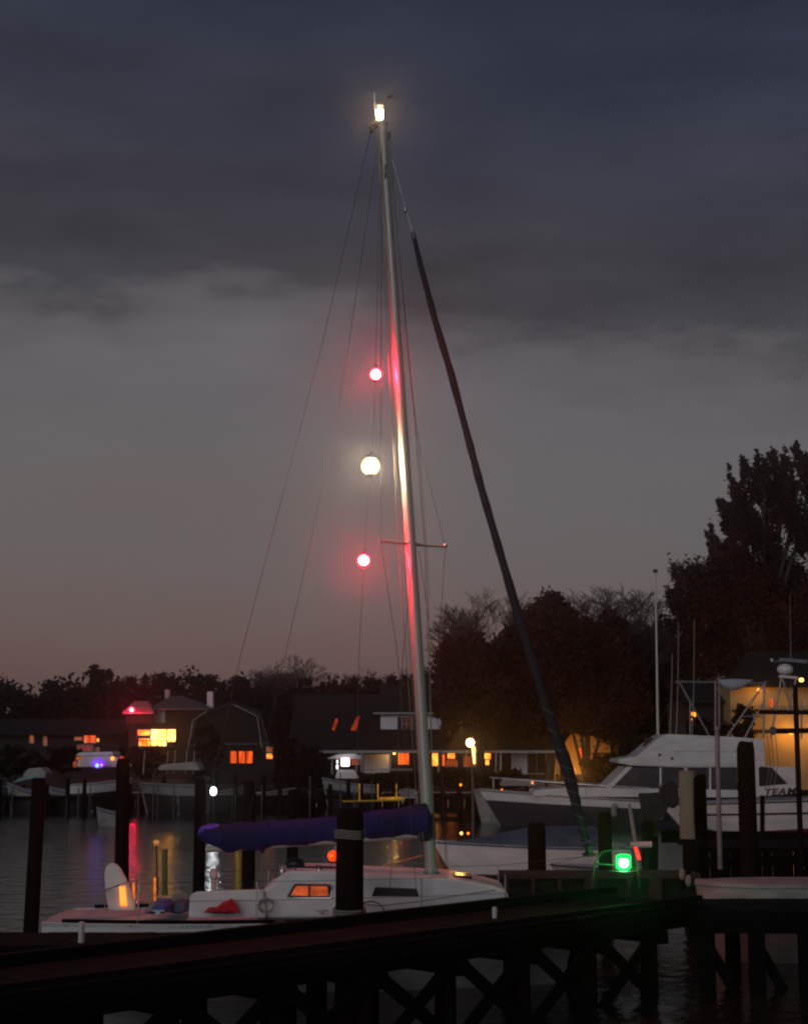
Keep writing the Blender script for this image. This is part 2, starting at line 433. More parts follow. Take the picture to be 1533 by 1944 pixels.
# right hand quay: a landing with close set fender piles
qz = P(0, 1706, 27.5).z
quay = thing('landing_stage', 'dark landing stage with close vertical fender posts at lower right', 'pier', (7.5, 26, 0))
qx0, qx1 = B.x - .3, 12.0
qp = part('plank', M().box((qx0 + .07, 26.55, qz - .02), (.135, 1.9, .045)), wood, quay, sm=0)
for i in range(1, int((qx1 - qx0) / .145)):
    share(qp, quay, wloc(quay) + Vector((.145 * i, 0, random.uniform(-.004, .004))))
part('stringer', M().box(((qx0 + qx1) / 2, 25.62, qz - .2), (qx1 - qx0, .1, .3)), wood2, quay)
part('stringer', M().box(((qx0 + qx1) / 2, 27.46, qz - .2), (qx1 - qx0, .1, .3)), wood2, quay)
for i in range(9):
    x = qx0 + .25 + .78 * i
    part('fender_post', M().box((x, 25.5, -.1), (.24, .14, 2.2)), wood2, quay)
    part('cross_brace', M().bar((x, 25.68, .75), (x + .7, 25.68, -.5), .1, .16), wood2, quay)
for i in range(4):
    part('piling', M().lathe((qx0 + 1 + 2 * i, 27.2, -1.5), [(.14, 0), (.13, 2.4)], 12, .03), pile_m, quay)

def piling(px, py_top, w_px, Y, label, base=-1.2, m=pile_m, lean=0, cap=None, group=None):
    top = P(px, py_top, Y); r = w_px / 2 * mpp(Y)
    bx = top.x + lean
    mm = M(); secs = []
    zb = base; n = 14
    for k, f in enumerate((0, .25, .5, .75, .97, 1)):
        cx = bx + (top.x - bx) * f; z = zb + (top.z - zb) * f
        rr = r * (1.08 - .10 * f) * (.82 if f == 1 else 1)
        secs.append([Vector((cx + math.cos(2 * math.pi * j / n) * rr * random.uniform(.96, 1.04), Y + math.sin(2 * math.pi * j / n) * rr, z + (random.uniform(-.02, .02) if f == 1 else 0))) for j in range(n)])
    mm.loft(secs, closed=True)
    o = part('mooring_piling', mm, m, loc=(bx, Y, zb), sm=R(45))
    tag(o, label, 'piling', group)
    return o

piling(75, 1478, 27, 30, 'tall dark mooring piling at the far left, clear of the boat stern', lean=-.10)
piling(234, 1440, 26, 38, 'dark mooring piling rising behind the upright white blade at the stern', lean=.06)
piling(381, 1478, 22, 42, 'dark mooring piling behind the aft end of the blue sail cover')
piling(474, 1484, 24, 46, 'reddish dark mooring piling above the middle of the blue sail cover')
piling(556, 1500, 20, 46, 'slim dark mooring piling right of the reddish one above the sail cover')
big = piling(664, 1534, 50, 24.2, 'thickest dark piling in front of the cabin with rope wrapped near its top')
cr = P(664, 1590, 24.2)
for i in range(4):
    rr = .20
    part('rope_turn', M().tube([(cr.x + math.cos(a) * .225, 24.2 + math.sin(a) * .225, cr.z + i * .035 + .01 * math.sin(a * 2)) for a in [2 * math.pi * k / 16 for k in range(17)]], .014, 6), rope, big)
for i in range(4):
    part('rope_turn', M().tube([(cr.x + math.cos(a) * .24, 24.2 + math.sin(a) * .24, 1.25 + i * .04 + .02 * math.sin(a)) for a in [2 * math.pi * k / 16 for k in range(17)]], .016, 6), rope, big)
piling(1018, 1562, 34, 33, 'short thick dark piling in front of the canvas covered runabout')
piling(1147, 1542, 26, 33, 'dark piling just right of the furled headsail foot')
piling(1228, 1560, 24, 40, 'dark piling under the black outboard motor')
piling(1414, 1408, 34, 33, 'tall dark piling in front of the white flybridge aft end')
pp = piling(1307, 1466, 31, 36, 'piling wearing a pale greenish sleeve, in front of the cabin windows')
part('pale_sleeve', M().lathe(P(1307, 1592, 36), [(.205, 0), (.20, .4), (.198, P(1307, 1466, 36).z - P(1307, 1592, 36).z), (.17, P(1307, 1463, 36).z - P(1307, 1592, 36).z)], 16), pile_pale, pp)
piling(1330, 1470, 18, 36.6, 'dark piling touching the pale piling on its right side')
piling(1508, 1300, 10, 37, 'slim tall dark post crossing the lit building at the right edge')

# ------------------------------------------------------------------ hull builder
def frame(px, Y, bow_left, yaw=0, z=0):
    x = PX(px, Y, 1.0)
    a = yaw + (math.pi if bow_left else 0)
    ca, sa = math.cos(a), math.sin(a)
    def W_(lx, ly, lz): return Vector((x + lx * ca - ly * sa, Y + lx * sa + ly * ca, z + lz))
    return W_
def hull_shape(Lh, beam, zs, zb, draft=.35, stern=.78, rake=.55, tm=.42, flare=.9, keel_z=None, vee=.0, nose=1.7):
    def half(t):
        if t < tm: return beam / 2 * (stern + (1 - stern) * math.sin(math.pi / 2 * t / tm))
        q = (t - tm) / (1 - tm); return beam / 2 * max(.012, 1 - q ** nose)
    def sheer(t): return zs + (zb - zs) * t ** 1.8
    def pt(t, f, side, out=0):
        """point on the side: f=0 keel, 1 sheer"""
        b_ = half(t); z1 = sheer(t)
        tab = [(0, 0, -draft), (.18, .62, -draft * .75), (.42, .86 - .25 * t * t, -draft * .1), (.7, .95 - .10 * t * t, z1 * .45), (1, 1, z1)]
        for (f0, y0, z0), (f1, y1, z2) in zip(tab, tab[1:]):
            if f <= f1:
                k = (f - f0) / (f1 - f0); yy = y0 + (y1 - y0) * k; zz = z0 + (z2 - z0) * k; break
        up = (zz + draft) / (z1 + draft)
        return (t * (Lh - rake) + rake * up * t ** 3, side * (b_ * yy + out), zz)
    return half, sheer, pt
def build_hull(root, W_, shp, mat_, deckmat, railmat=None, n=26, name='hull'):
    half, sheer, pt = shp
    fs = [0, .1, .18, .3, .42, .56, .7, .85, 1]
    secs = []
    for i in range(n + 1):
        t_ = i / n
        secs.append([W_(*pt(t_, f, -1)) for f in reversed(fs)] + [W_(*pt(t_, f, 1)) for f in fs[1:]])
    part(name, M().loft(secs), mat_, root, sm=R(50))
    ds = []
    for i in range(n + 1):
        t_ = i / n; x_, y_, z_ = pt(t_, 1, 1); y_ = max(y_ - .015, .004)
        ds.append([W_(x_, -y_, z_ - .02), W_(x_, -y_ * .5, z_ + .02), W_(x_, 0, z_ + .035), W_(x_, y_ * .5, z_ + .02), W_(x_, y_, z_ - .02)])
    part('deck', M().loft(ds, caps=False), deckmat, root)
    for s_ in (-1, 1):
        part('rub_rail', M().tube([W_(*pt(i / n, .98, s_, .01)) for i in range(n + 1)], .022, 6), railmat or black, root)
def hull_stripe(root, W_, shp, f0, f1, t0, t1, mat_, n=20, name='stripe', sides=(-1, 1)):
    half, sheer, pt = shp
    for s_ in sides:
        secs = []
        for i in range(n + 1):
            t_ = t0 + (t1 - t0) * i / n
            g0, g1 = (f(t_) if callable(f) else f for f in (f0, f1))
            ks = [g0 + (g1 - g0) * j / 12 for j in range(13)]
            secs.append([W_(*pt(t_, g_, s_, .012)) for g_ in ks])
        part(name, M().loft(secs, caps=False), mat_, root)

# ------------------------------------------------------------------ the sailing boat
YS = 26.2
SW = frame(112, 26.6, False, R(-2.5))
sx = P(110, 1735, 25.2)
boat = thing('sailing_boat', 'white sailing boat with tall raked mast, blue boom cover and furled dark headsail', 'sailing boat', SW(4.5, 0, 0))
shp = hull_shape(9.2, 2.9, 1.02, 1.22, draft=.45, stern=.72, rake=1.1, tm=.45, nose=2.0)
build_hull(boat, SW, shp, gel, deckm, steel)
for s_ in (-1, 1):
    part('toe_rail', M().tube([SW(*shp[2](i / 24, 1, s_, -.03)) + Vector((0, 0, .03)) for i in range(1, 24)], .03, 6), wood2, boat)  # dark rail also draws in the shadow line along the side deck
hull_stripe(boat, SW, shp, .82, .84, 0.01, .97, slate, name='cove_stripe')
# near coordinates on the boat: pixel -> place on the starboard cabin side
YC = 25.45
def cab(pts, y0=YC, y1=27.3): return M().ppoly(pts, y0, y1)
part('cockpit_coaming', cab([(358, 1742), (360, 1700), (372, 1694), (480, 1690), (500, 1690), (505, 1742)], 25.4, 25.55), gel, boat, bevel=.02)
part('cockpit_coaming', cab([(358, 1742), (360, 1700), (372, 1694), (480, 1690), (500, 1690), (505, 1742)], 27.2, 27.35), gel, boat, bevel=.02)
cabin = part('cabin', cab([(496, 1742), (498, 1688), (512, 1684), (524, 1672), (536, 1659), (552, 1654), (640, 1655), (700, 1660), (840, 1666), (905, 1676), (960, 1690), (968, 1712), (700, 1740)], 25.5, 27.2), gel, boat, bevel=.035)
wn = part('cabin_window', M().ppoly([(546, 1702), (560, 1679), (624, 1680), (630, 1684), (626, 1704), (550, 1704)], 25.488, 25.55), black, boat, bevel=.006)
part('lit_pane', M().ppoly([(551, 1700), (562, 1682), (585, 1682.5), (585, 1701)], 25.478, 25.5), emit('cabin_lamp_glow', (1, .15, .03), .55, (.42, .07, .02), 5), wn)
part('lit_pane', M().ppoly([(589, 1701), (589, 1682.5), (621, 1683), (624, 1701)], 25.478, 25.5), emit('cabin_lamp_glow_dim', (1, .14, .03), .5, (.3, .06, .02), 5), wn)
wn2 = part('cabin_window', M().ppoly([(705, 1702), (712, 1684), (790, 1687), (796, 1702)], 25.488, 25.55), black, boat, bevel=.006)
part('sliding_hatch', cab([(560, 1655), (562, 1648), (630, 1649), (632, 1656)], 26.0, 26.7), deckm, boat, bevel=.01)
part('fore_hatch', cab([(860, 1668), (861, 1661), (895, 1664), (896, 1676)], 26.0, 26.6), glassd, boat, bevel=.01)
for a_, b_ in (((560, 1652), (640, 1653)),):
    part('grab_rail', M().tube([P(a_[0], a_[1], 25.7), P(a_[0] + 2, a_[1] - 6, 25.7), P(b_[0] - 2, b_[1] - 6, 25.7), P(b_[0], b_[1], 25.7)], .014, 6), wood, boat)
# mast
def mast_at(f, dy=0): # 0 foot, 1 head
    return P(818 + (724 - 818) * f + 6 * math.sin(f * math.pi) * .5, 1660 + (232 - 1660) * f, YS + dy)
mpts = [mast_at(i / 24) for i in range(25)]
mast = part('mast', M().tube(mpts, [.098 - .030 * (i / 24) for i in range(25)], 16, 1.35), alu, boat, sm=R(60))
part('mast_collar', M().lathe(P(819, 1668, YS), [(.16, 0), (.16, .05), (.12, .12)], 16), gel_grey, mast)
part('mast_track', M().tube([p + Vector((-.088, 0, 0)) for p in mpts[2:]], .010, 6), alu, mast)
for py in (318, 332):
    q = P(731, py, YS - .11); part('mast_fitting', M().box(q, (.03, .03, .10)), black, mast)
part('masthead_plate', M().box(P(722, 234, YS), (.24, .08, .05)), black, mast)
part('lamp_bracket', M().tube([P(716, 236, YS), P(711, 205, YS), P(710, 176, YS)], .016, 6), steel, mast)
ml = part('masthead_lamp', M().lathe(P(721, 226, YS - .02), [(.05, 0), (.055, .03), (.055, .16), (.03, .19)], 14), E_mast, boat)
part('lamp_cap', M().lathe(P(721, 202, YS - .02), [(.062, 0), (.062, .015), (.02, .04)], 14), black, ml)
part('wind_vane', M().tube([P(702, 240, YS), P(742, 180, YS)], .007, 5).box(P(741, 185, YS), (.10, .01, .06)).box(P(704, 238, YS), (.07, .01, .10)), darksail, boat)
part('masthead_crane', M().bar(P(722, 238, YS), P(704, 246, YS), .035, .05).ball(P(704, 250, YS), .032).box(P(739, 258, YS), (.05, .05, .14)), black, boat)
# spreaders
sm_ = mast_at((1660 - 1033) / 1428.0)
tl = P(722, 1027, YS - .55); tr = P(845, 1038, YS + .55)
part('spreader', M().tube([tl, sm_], [.018, .03], 8), alu, boat)
part('spreader', M().tube([sm_, tr], [.03, .018], 8), alu, boat)
part('spreader_tip', M().ball(tr + Vector((0, 0, .02)), .04), gel_grey, boat)
part('spreader_tip', M().ball(tl, .03), gel_grey, boat)
def rig(name, pts, r=.0045, m_=wire): return part(name, M().tube(pts, r, 6), m_, boat)
rig('topping_lift', [P(704, 250, YS), P(612, 650, YS), P(458, 1240, YS), P(383, 1570, YS)])
rig('backstay', [P(722, 240, YS), P(655, 702, YS + .1), P(621, 875, YS + .1), P(585, 1050, YS + .1), P(470, 1560, YS + .2), P(432, 1700, YS + .3)], .004)
rig('upper_shroud', [P(724, 250, YS - .05), tl, P(754, 1240, YS - .9), P(790, 1690, YS - 1.1)])
rig('upper_shroud', [P(736, 256, YS + .05), P(790, 820, YS + .45), tr, P(832, 1240, YS + .9), P(846, 1665, YS + 1.0)])
rig('lower_shroud', [P(785, 1045, YS - .05), P(765, 1240, YS - .5), P(740, 1690, YS - 1.1)])
rig('lower_shroud', [P(795, 1045, YS + .05), P(822, 1240, YS + .5), P(850, 1650, YS + 1.0)])
rig('halyard', [P(716, 250, YS - .1), P(735, 640, YS - .12), P(747, 860, YS - .12), P(760, 1100, YS - .12), P(800, 1640, YS - .12)], .006, rope)
rig('halyard', [P(720, 255, YS - .14), P(741, 640, YS - .14), P(751, 880, YS - .14), P(765, 1060, YS - .14), P(806, 1640, YS - .14)], .005, rope)
rig('halyard', [P(738, 262, YS), P(764, 560, YS), P(790, 840, YS), P(806, 1040, YS), P(826, 1640, YS)], .006, rope)
rig('halyard', [P(742, 262, YS - .1), P(757, 560, YS - .1), P(795, 840, YS - .1), P(812, 1080, YS - .1), P(824, 1640, YS - .1)], .005, rope)
# forestay with furled sail
rig('forestay', [P(744, 300, YS), P(763, 372, YS), P(786, 452, YS)], .008, steel)
part('halyard_swivel', M().lathe(P(769, 404, YS), [(.02, 0), (.035, .02), (.035, .10), (.02, .12)], 10), steel, boat)
fpts = [(783, 440), (797, 500), (826, 610), (856, 710), (885, 820), (914, 930), (946, 1040), (975, 1140), (1002, 1230), (1030, 1320), (1052, 1390), (1073, 1450), (1084, 1490), (1094, 1530), (1104, 1570), (1114, 1605)]
frad = [4, 5.5, 6.5, 7, 7.2, 7.6, 8, 8.4, 8.8, 9.5, 10.5, 13, 12, 9, 8.5, 8]
FP = [P(x, y, YS + .1 - .15 * i / 15) for i, (x, y) in enumerate(fpts)]
fine, fr = [], []
for i in range(15):
    for k in range(4):
        q = k / 4; fine.append(FP[i].lerp(FP[i + 1], q)); fr.append((frad[i] * (1 - q) + frad[i + 1] * q) * mpp(YS) * random.uniform(.9, 1.08))
part('furled_headsail', M().tube(fine, fr, 12), darksail, boat, sm=R(60))
# spiral of sheet rope round the furled sail
sp_ = []
for i, p in enumerate(fine[36:]):
    for k in range(3):
        a = (i * 3 + k) * .9; q = p.lerp(fine[min(36 + i + 1, len(fine) - 1)], k / 3); rr = fr[36 + i] + .008
        sp_.append(q + Vector((math.cos(a) * rr, math.sin(a) * rr, 0)))
part('sail_lashing', M().tube(sp_, .005, 5), rope, boat)
part('furling_drum', M().lathe(P(1117, 1626, YS), [(.05, 0), (.11, .02), (.11, .05), (.06, .06), (.06, .14), (.11, .15), (.11, .18), (.04, .2)], 16), black, boat)
# boom, sail cover
bl, br_ = P(388, 1600, YS), P(806, 1562, YS)
part('boom', M().tube([P(392, 1612, YS), P(806, 1584, YS)], .055, 12), alu, boat)
cvp = []; ncv = 40
for i in range(ncv + 1):
    q = i / ncv; x = 378 + (812 - 378) * q
    top = 1572 - 40 * q - 6 * math.sin(q * 9) * .4 + (8 * max(0, .03 - q) / .03)
    bot = (1596 + 24 * min(1, q / .14)) - (0 if q < .14 else 34 * ((q - .14) / .86) ** .8)
    if q > .90: top -= 8 * (q - .9) / .1; 
    c_ = P(x, (top + bot) / 2, YS); hh = (bot - top) / 2 * mpp(YS)
    wd = .16 if q < .85 else .16 + .06 * (q - .85) / .15
    if q < .03: wd *= .72 + q * 9
    seg = (q * 5.6) % 1; sag = math.sin(math.pi * seg)
    bot += 4 * sag - 4; c_ = P(x, (top + bot) / 2, YS); hh = (bot - top) / 2 * mpp(YS)
    wob_ = 1 + .10 * math.sin(i * 1.9) + random.uniform(-.05, .05) - .18 * (1 - sag)
    ring = [c_ + Vector((0, math.cos(a) * wd * wob_, math.sin(a) * hh * (1 + .05 * math.sin(3 * a + i * 1.3)))) for a in [2 * math.pi * k / 18 for k in range(18)]]
    cvp.append(ring)
cov = part('sail_cover', M().loft(cvp, closed=True), bluecan, boat, sm=R(70))
ec = P(394, 1580, YS)
part('cover_lit_end', M().loft([[P(378 + x_, 1582 - x_ * .17, YS) + Vector((0, math.cos(a) * r_ * .8, math.sin(a) * r_)) for a in [2 * math.pi * k / 14 for k in range(14)]] for x_, r_ in ((-2, .03), (1, .09), (8, .115), (22, .125), (36, .10), (44, .04))], closed=True), mat('blue_lit_canvas', (.15, .09, .70), .8, (.08, .04, .45), 4), cov, sm=R(70))  # lighter violet end paints in blue light falling on the cover
for q in (.12, .3, .48, .66, .82):
    i = int(q * ncv); part('cover_strap', M().tube([p + (p - sum(cvp[i], Vector()) / 18).normalized() * .004 for p in cvp[i] + cvp[i][:1]], .009, 5), black, cov)
part('mast_boot', M().tube([P(800, 1525, YS), P(806, 1560, YS), P(810, 1596, YS)], [.15, .17, .14], 14), darksail, boat)
rig('mainsheet', [P(500, 1608, YS), P(486, 1735, YS + .1)], .008, rope)
part('mainsheet_block', M().ball(P(498, 1614, YS), .045).ball(P(487, 1728, YS), .05), black, boat)
# stanchions and lifelines
prev = {}
for k, px_ in enumerate((262, 487, 640, 800, 960)):
    for s_, yy in ((-1, 25.25), (1, 27.4)):
        tt = (px_ - 112) / 1100
        if px_ == 960: yy += .15 * -s_
        b0 = P(px_, 1742 - 30 * tt, 25.25); base = Vector((b0.x, yy, shp[1](tt)))
        top = base + Vector((0, 0, .62))
        part('stanchion', M().tube([base, top], .012, 6), steel, boat)
        prev.setdefault(s_, []).append(top)
pulp = [P(1122, 1688, 25.6), P(1128, 1640, 25.6), P(1140, 1618, 25.7), P(1180, 1609, 26.1), P(1208, 1616, 26.3), P(1205, 1650, 26.5), P(1190, 1690, 26.6)]
part('bow_pulpit', M().tube(pulp, .014, 8).tube([P(1215, 1688, 25.9), P(1208, 1640, 25.9), P(1205, 1616, 26.0)], .014, 8).tube([P(1130, 1640, 25.6), P(1208, 1645, 25.9)], .012, 8), dim_steel, boat)
for s_ in (-1, 1):
    end = pulp[2] if s_ < 0 else pulp[4]
    for dz in (0, -.28):
        part('lifeline', M().tube([p + Vector((0, 0, dz)) for p in prev[s_]] + [end + Vector((0, 0, dz))], .004, 5), wire, boat)
part('stern_rail', M().tube([P(200, 1733, 25.7), P(199, 1690, 25.7), P(262, 1668, 25.3)], .012, 6).tube([P(200, 1733, 27.2), P(199, 1690, 27.2), P(262, 1672, 27.4)], .012, 6).tube([P(199, 1690, 25.7), P(199, 1690, 27.2)], .012, 6), steel, boat)
lamp_light(boat, P(721, 214, YS - .02), (1, .62, .30), 1.8, .05)
lamp_light(boat, P(1183, 1638, 25.5), (.01, 1, .14), .36, .04)
sl = part('green_sidelight', M().lathe(P(1183, 1651, 25.55), [(.08, 0), (.12, .03), (.12, .21), (.08, .24)], 14), G_green, boat)
part('lamp_core', M().ball(P(1183, 1638, 25.55), .075), E_green, sl)
part('lamp_hood', M().lathe(P(1183, 1630, 25.55), [(.09, 0), (.09, .02), (.02, .05)], 14).lathe(P(1183, 1657, 25.55), [(.05, 0), (.24, .02), (.24, .035)], 14), black, sl)
part('red_sidelight', M().bar(P(1205, 1608, 25.9), P(1213, 1632, 25.9), .035, .05), E_redside, boat)
for px_ in (536, 606):
    q = P(px_, 1658, 25.75); part('winch', M().lathe(q, [(.07, 0), (.055, .03), (.05, .09), (.065, .12), (.03, .13)], 12), steel, boat)
part('window_trim', M().tube([P(x, y, 25.48) for x, y in ((545, 1703), (559, 1677.5), (626, 1678), (631, 1684), (627, 1705), (545, 1705))], .008, 5), steel, boat)
part('coiled_sheet', M().tube([P(505, 1722, 25.35) + Vector((math.cos(a) * .12, 0, math.sin(a) * .10 + .002 * a)) for a in [k * .5 for k in range(40)]], .010, 5), rope, boat)
# rudder-like blade, and clothes, cleats
bl_ = [(206, 1728), (200, 1690), (198, 1660), (201, 1646), (208, 1639), (216, 1639), (226, 1648), (238, 1670), (246, 1690), (254, 1712), (256, 1728)]
blade = part('rudder_blade', M().ppoly(bl_, 25.9, 26.05), gel, boat, bevel=.02)
lamp_light(boat, P(262, 1702, 25.4), (1, .35, .05), .03, .03)
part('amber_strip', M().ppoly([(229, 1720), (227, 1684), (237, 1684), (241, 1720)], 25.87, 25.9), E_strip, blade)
part('jib_sheet', M().tube([P(640, 1698, 25.4), P(660, 1714, 25.3), P(720, 1720, 25.1), P(790, 1712, 25.0), P(940, 1690, 25.3)], .009, 6), rope, boat)
for px_ in (300, 610, 760):
    q = P(px_, 1735, 25.3); part('cleat', M().bar(q + Vector((-.10, 0, .05)), q + Vector((.10, 0, .05)), .02, .02).box(q + Vector((0, 0, .02)), (.08, .03, .05)), steel, boat)
for (x, y, r_) in ((700, 1735, 1),):
    part('dock_hose', M().tube([P(690 + 26 * math.cos(a) + 14, 1737 + 26 * math.sin(a), 24.9) for a in [math.pi * (1 - k / 12) * -1 for k in range(13)]], .012, 6), rope, boat)

def heap(name, pts, Y, th, m_, label, cat):
    mm = M(); k = len(pts); c_ = sum((P(x, y, Y) for x, y in pts), Vector()) / k
    front = [P(x, y, Y - th * .3) for x, y in pts]; mid = [p + (p - c_) * .12 + Vector((0, th * .5, 0)) for p in front]; back = [p + (c_ - p) * .2 + Vector((0, th, 0)) for p in front]
    f2 = [p + (c_ - p) * .45 + Vector((0, -th * .45, 0)) for p in front]
    mm.loft([f2, front, mid, back], closed=True)
    o = part(name, mm, m_, loc=(c_.x, Y, min(p.z for p in front)), sm=R(30)); tag(o, label, cat); return o
heap('blue_cloth', [(274, 1734), (284, 1718), (300, 1710), (318, 1709), (324, 1716), (322, 1732), (300, 1736)], 25.55, .4, bluecloth, 'crumpled violet blue cloth lying at the aft end of the cockpit', 'cloth')
heap('folded_tarpaulin', [(322, 1733), (326, 1714), (345, 1708), (358, 1709), (360, 1730), (340, 1735)], 25.75, .35, slate, 'folded slate blue tarpaulin between violet cloth and cockpit coaming', 'tarpaulin')
heap('red_cloth', [(388, 1733), (398, 1724), (408, 1726), (420, 1716), (438, 1708), (444, 1722), (450, 1732), (430, 1735)], 25.2, .2, redcloth, 'bright red cloth bunched on the side deck beside the coaming', 'cloth')

# the halyard with the three signal lanterns
hl = part('lantern_line', M().tube([P(722, 244, YS), P(716, 560, YS), P(713, 690, YS + .02), P(703, 880, YS + .02), P(690, 1060, YS + .02), P(681, 1250, YS + .02), P(676, 1600, YS + .02), P(670, 1660, YS + .02)], .004, 5), wire, loc=P(670, 1660, YS + .02))
tag(hl, 'thin vertical signal line carrying the three lanterns left of the mast', 'rope')
def lantern(px, py, r, Em, gm, lc, I, label, cagem=black):
    c_ = P(px, py, YS + .02)
    t_ = thing('signal_lantern', label, 'lantern', c_ + Vector((0, 0, -r)))
    gl_ = part('lamp_globe', M().ball(c_, (r, r, r * .95), 18, 12), gm, t_)
    part('bulb', M().ball(c_, (r * .74, r * .74, r * .7), 14, 10), Em, gl_)
    lamp_light(t_, c_, lc, I, r * .6)
    part('top_cap', M().lathe(c_ + Vector((0, 0, r * .82)), [(r * .5, 0), (r * .42, r * .2), (r * .15, r * .36)], 14), cagem, t_)
    part('base_ring', M().lathe(c_ + Vector((0, 0, -r * 1.12)), [(r * .2, r * .05), (r * .46, r * .14), (r * .42, r * .26)], 14), cagem, t_)
    part('hanging_ring', M().tube([c_ + Vector((math.cos(a) * .03, 0, r * 1.3 + math.sin(a) * .03)) for a in [2 * math.pi * k / 10 for k in range(11)]], .005, 5), steel, t_)
    return t_
lantern(713, 711, .115, E_red, G_red, (1, .008, .06), 8.5, 'upper red signal lantern, hanging above the white one')
lantern(703, 885, .165, E_white, G_white, (1, .76, .48), 5, 'large dazzling white signal lantern hanging between the two red ones')
lantern(690, 1064, .12, E_red, G_red, (1, .008, .06), 8.5, 'lower red signal lantern, hanging beside the mast spreader')

# ------------------------------------------------------------------ other boats
def mini(px, py, Y, r, m_, name, label, cat, group=None):
    c_ = P(px, py, Y); o = part(name, M().ball(c_, r), m_, loc=c_ - Vector((0, 0, r))); return tag(o, label, cat, group)

# canvas covered runabout (bow left)
Yr = 46
RW = frame(1185, Yr, True, R(3))
run = thing('covered_runabout', 'low white runabout under a peaked slate blue canvas cover, bow to the left', 'motorboat', RW(2.3, 0, 0))
Lr = (1185 - 826) * mpp(Yr)
rs = hull_shape(Lr, 2.2, .86, 1.0, draft=.35, stern=.85, rake=.8)
build_hull(run, RW, rs, gel, deckm, slate)
hull_stripe(run, RW, rs, 0, .50, .0, .98, stripe_dk)
cs = []
for i in range(17):
    t_ = .18 + .80 * i / 16; x_, y_, z_ = rs[2](t_, 1, 1); pk = .58 * math.sin(min(1, (1 - (t_ - .18) / .8) * 1.35) * math.pi * .62) ** 1.1 if t_ < .98 else 0
    pk *= (1 - ((t_ - .18) / .8) ** 2.2)
    cs.append([RW(x_, -(y_ + .03), z_ - .06), RW(x_, -y_ * .75, z_ + pk * .45), RW(x_, -y_ * .3, z_ + pk * .92), RW(x_, 0, z_ + pk), RW(x_, y_ * .3, z_ + pk * .92), RW(x_, y_ * .75, z_ + pk * .45), RW(x_, y_ + .03, z_ - .06)])
part('boat_cover', M().loft(cs), slate, run, sm=R(50))
part('bow_light', M().ball(RW(Lr - .85, -.2, 1.2), .05), emit('small_bow_lamp', (1, .7, .2), 1.5), run)

# white foredeck of a dinghy with an orange boathook
DW = frame(880, 37, True, R(4))
din = thing('white_dinghy', 'small white dinghy seen behind the mast foot', 'dinghy', DW(1, 0, 0))
ds_ = hull_shape(2.2, 1.3, .62, .74, draft=.2, stern=.8, rake=.5)
build_hull(din, DW, ds_, gel, deckm)
part('thwart', M().box(DW(.9, 0, .66), (.25, 1.0, .04)), wood, din)
tag(part('boat_hook', M().tube([P(728, 1644, 36), P(765, 1634, 36), P(802, 1624, 36)], .022, 6), mat('varnished_pole', (.6, .28, .10), .4), loc=P(765, 1634, 36)), 'orange varnished pole lying across the small white dinghy', 'pole')

# the flybridge cruiser (bow left)
Yf = 72
FW = frame(1490, Yf, True)
cru = thing('flybridge_cruiser', 'large white motor cruiser with flybridge and raked windscreen, bow to the left', 'motorboat', FW(4.5, 0, 0))
Lf = (1490 - 918) * mpp(Yf)
fsx = hull_shape(Lf, 4.4, 1.0, 1.62, draft=.55, stern=.88, rake=1.3, tm=.5, nose=2.2)
build_hull(cru, FW, fsx, gel, deckm, black)
hull_stripe(cru, FW, fsx, .0, .84, 0, 1.0, mat('navy_bottom_paint', (.035, .035, .06), .5), name='dark_lower_hull')
Yn = 70.6; Yb = 73.4
def cp_(name, pts, m_, y0=Yn, y1=Yb, par=None, bevel=.03): return part(name, M().ppoly(pts, y0, y1), m_, par or cru, bevel=bevel)
cp_('cabin_trunk', [(1010, 1512), (1016, 1500), (1080, 1495), (1240, 1497), (1400, 1500), (1400, 1514)], gel)
glassp = cp_('windscreen_glass', [(1152, 1500), (1196, 1457), (1398, 1457), (1398, 1500)], glass2, Yn + .1, Yb - .1)
for x, w_ in ((1253, 1.8), (1301, 3.5), (1347, 1.8)):
    cp_('window_mullion', [(x - w_, 1500), (x - w_, 1457), (x + w_, 1457), (x + w_, 1500)], gel, Yn + .06, Yn + .13, glassp, 0)
cp_('windscreen_frame', [(1144, 1500), (1188, 1456), (1200, 1456), (1156, 1500)], gel, Yn + .04, Yb - .04, None, 0)
cp_('flybridge', [(1169, 1447), (1172, 1442), (1208, 1436), (1228, 1420), (1248, 1402), (1264, 1394), (1300, 1395), (1390, 1399), (1446, 1403), (1450, 1456), (1300, 1457), (1196, 1453)], gel, Yn - .12, Yb + .12, None, .06)
cp_('flybridge_seam', [(1278, 1426.5), (1278, 1425), (1448, 1427), (1448, 1428.5)], deckm, Yn - .135, Yn - .118, None, 0)
for x, y in ((1251, 1433), (1275, 1440)):
    part('vent_fitting', M().ball(P(x, y, Yn - .13), .06), black, cru)
part('helm_seat', M().ppoly([(1222, 1418), (1228, 1402), (1240, 1400), (1240, 1420)], 71.6, 72.2), black, cru, bevel=.03)
part('helm_seat', M().ppoly([(1280, 1398), (1286, 1376), (1300, 1374), (1304, 1398)], 71.6, 72.2), black, cru, bevel=.03)
rl_ = []
for s_ in (-1, 1):
    pts_ = [FW(*fsx[2](t_, 1, s_, -.12)) + Vector((0, 0, .55)) for t_ in (.50, .6, .7, .8, .9, .97)]
    part('bow_rail', M().tube(pts_, .022, 6), steel, cru)
    for t_ in (.55, .7, .85, .96):
        b_ = FW(*fsx[2](t_, 1, s_, -.12)); part('rail_post', M().tube([b_, b_ + Vector((0, 0, .54))], .018, 6), steel, cru)
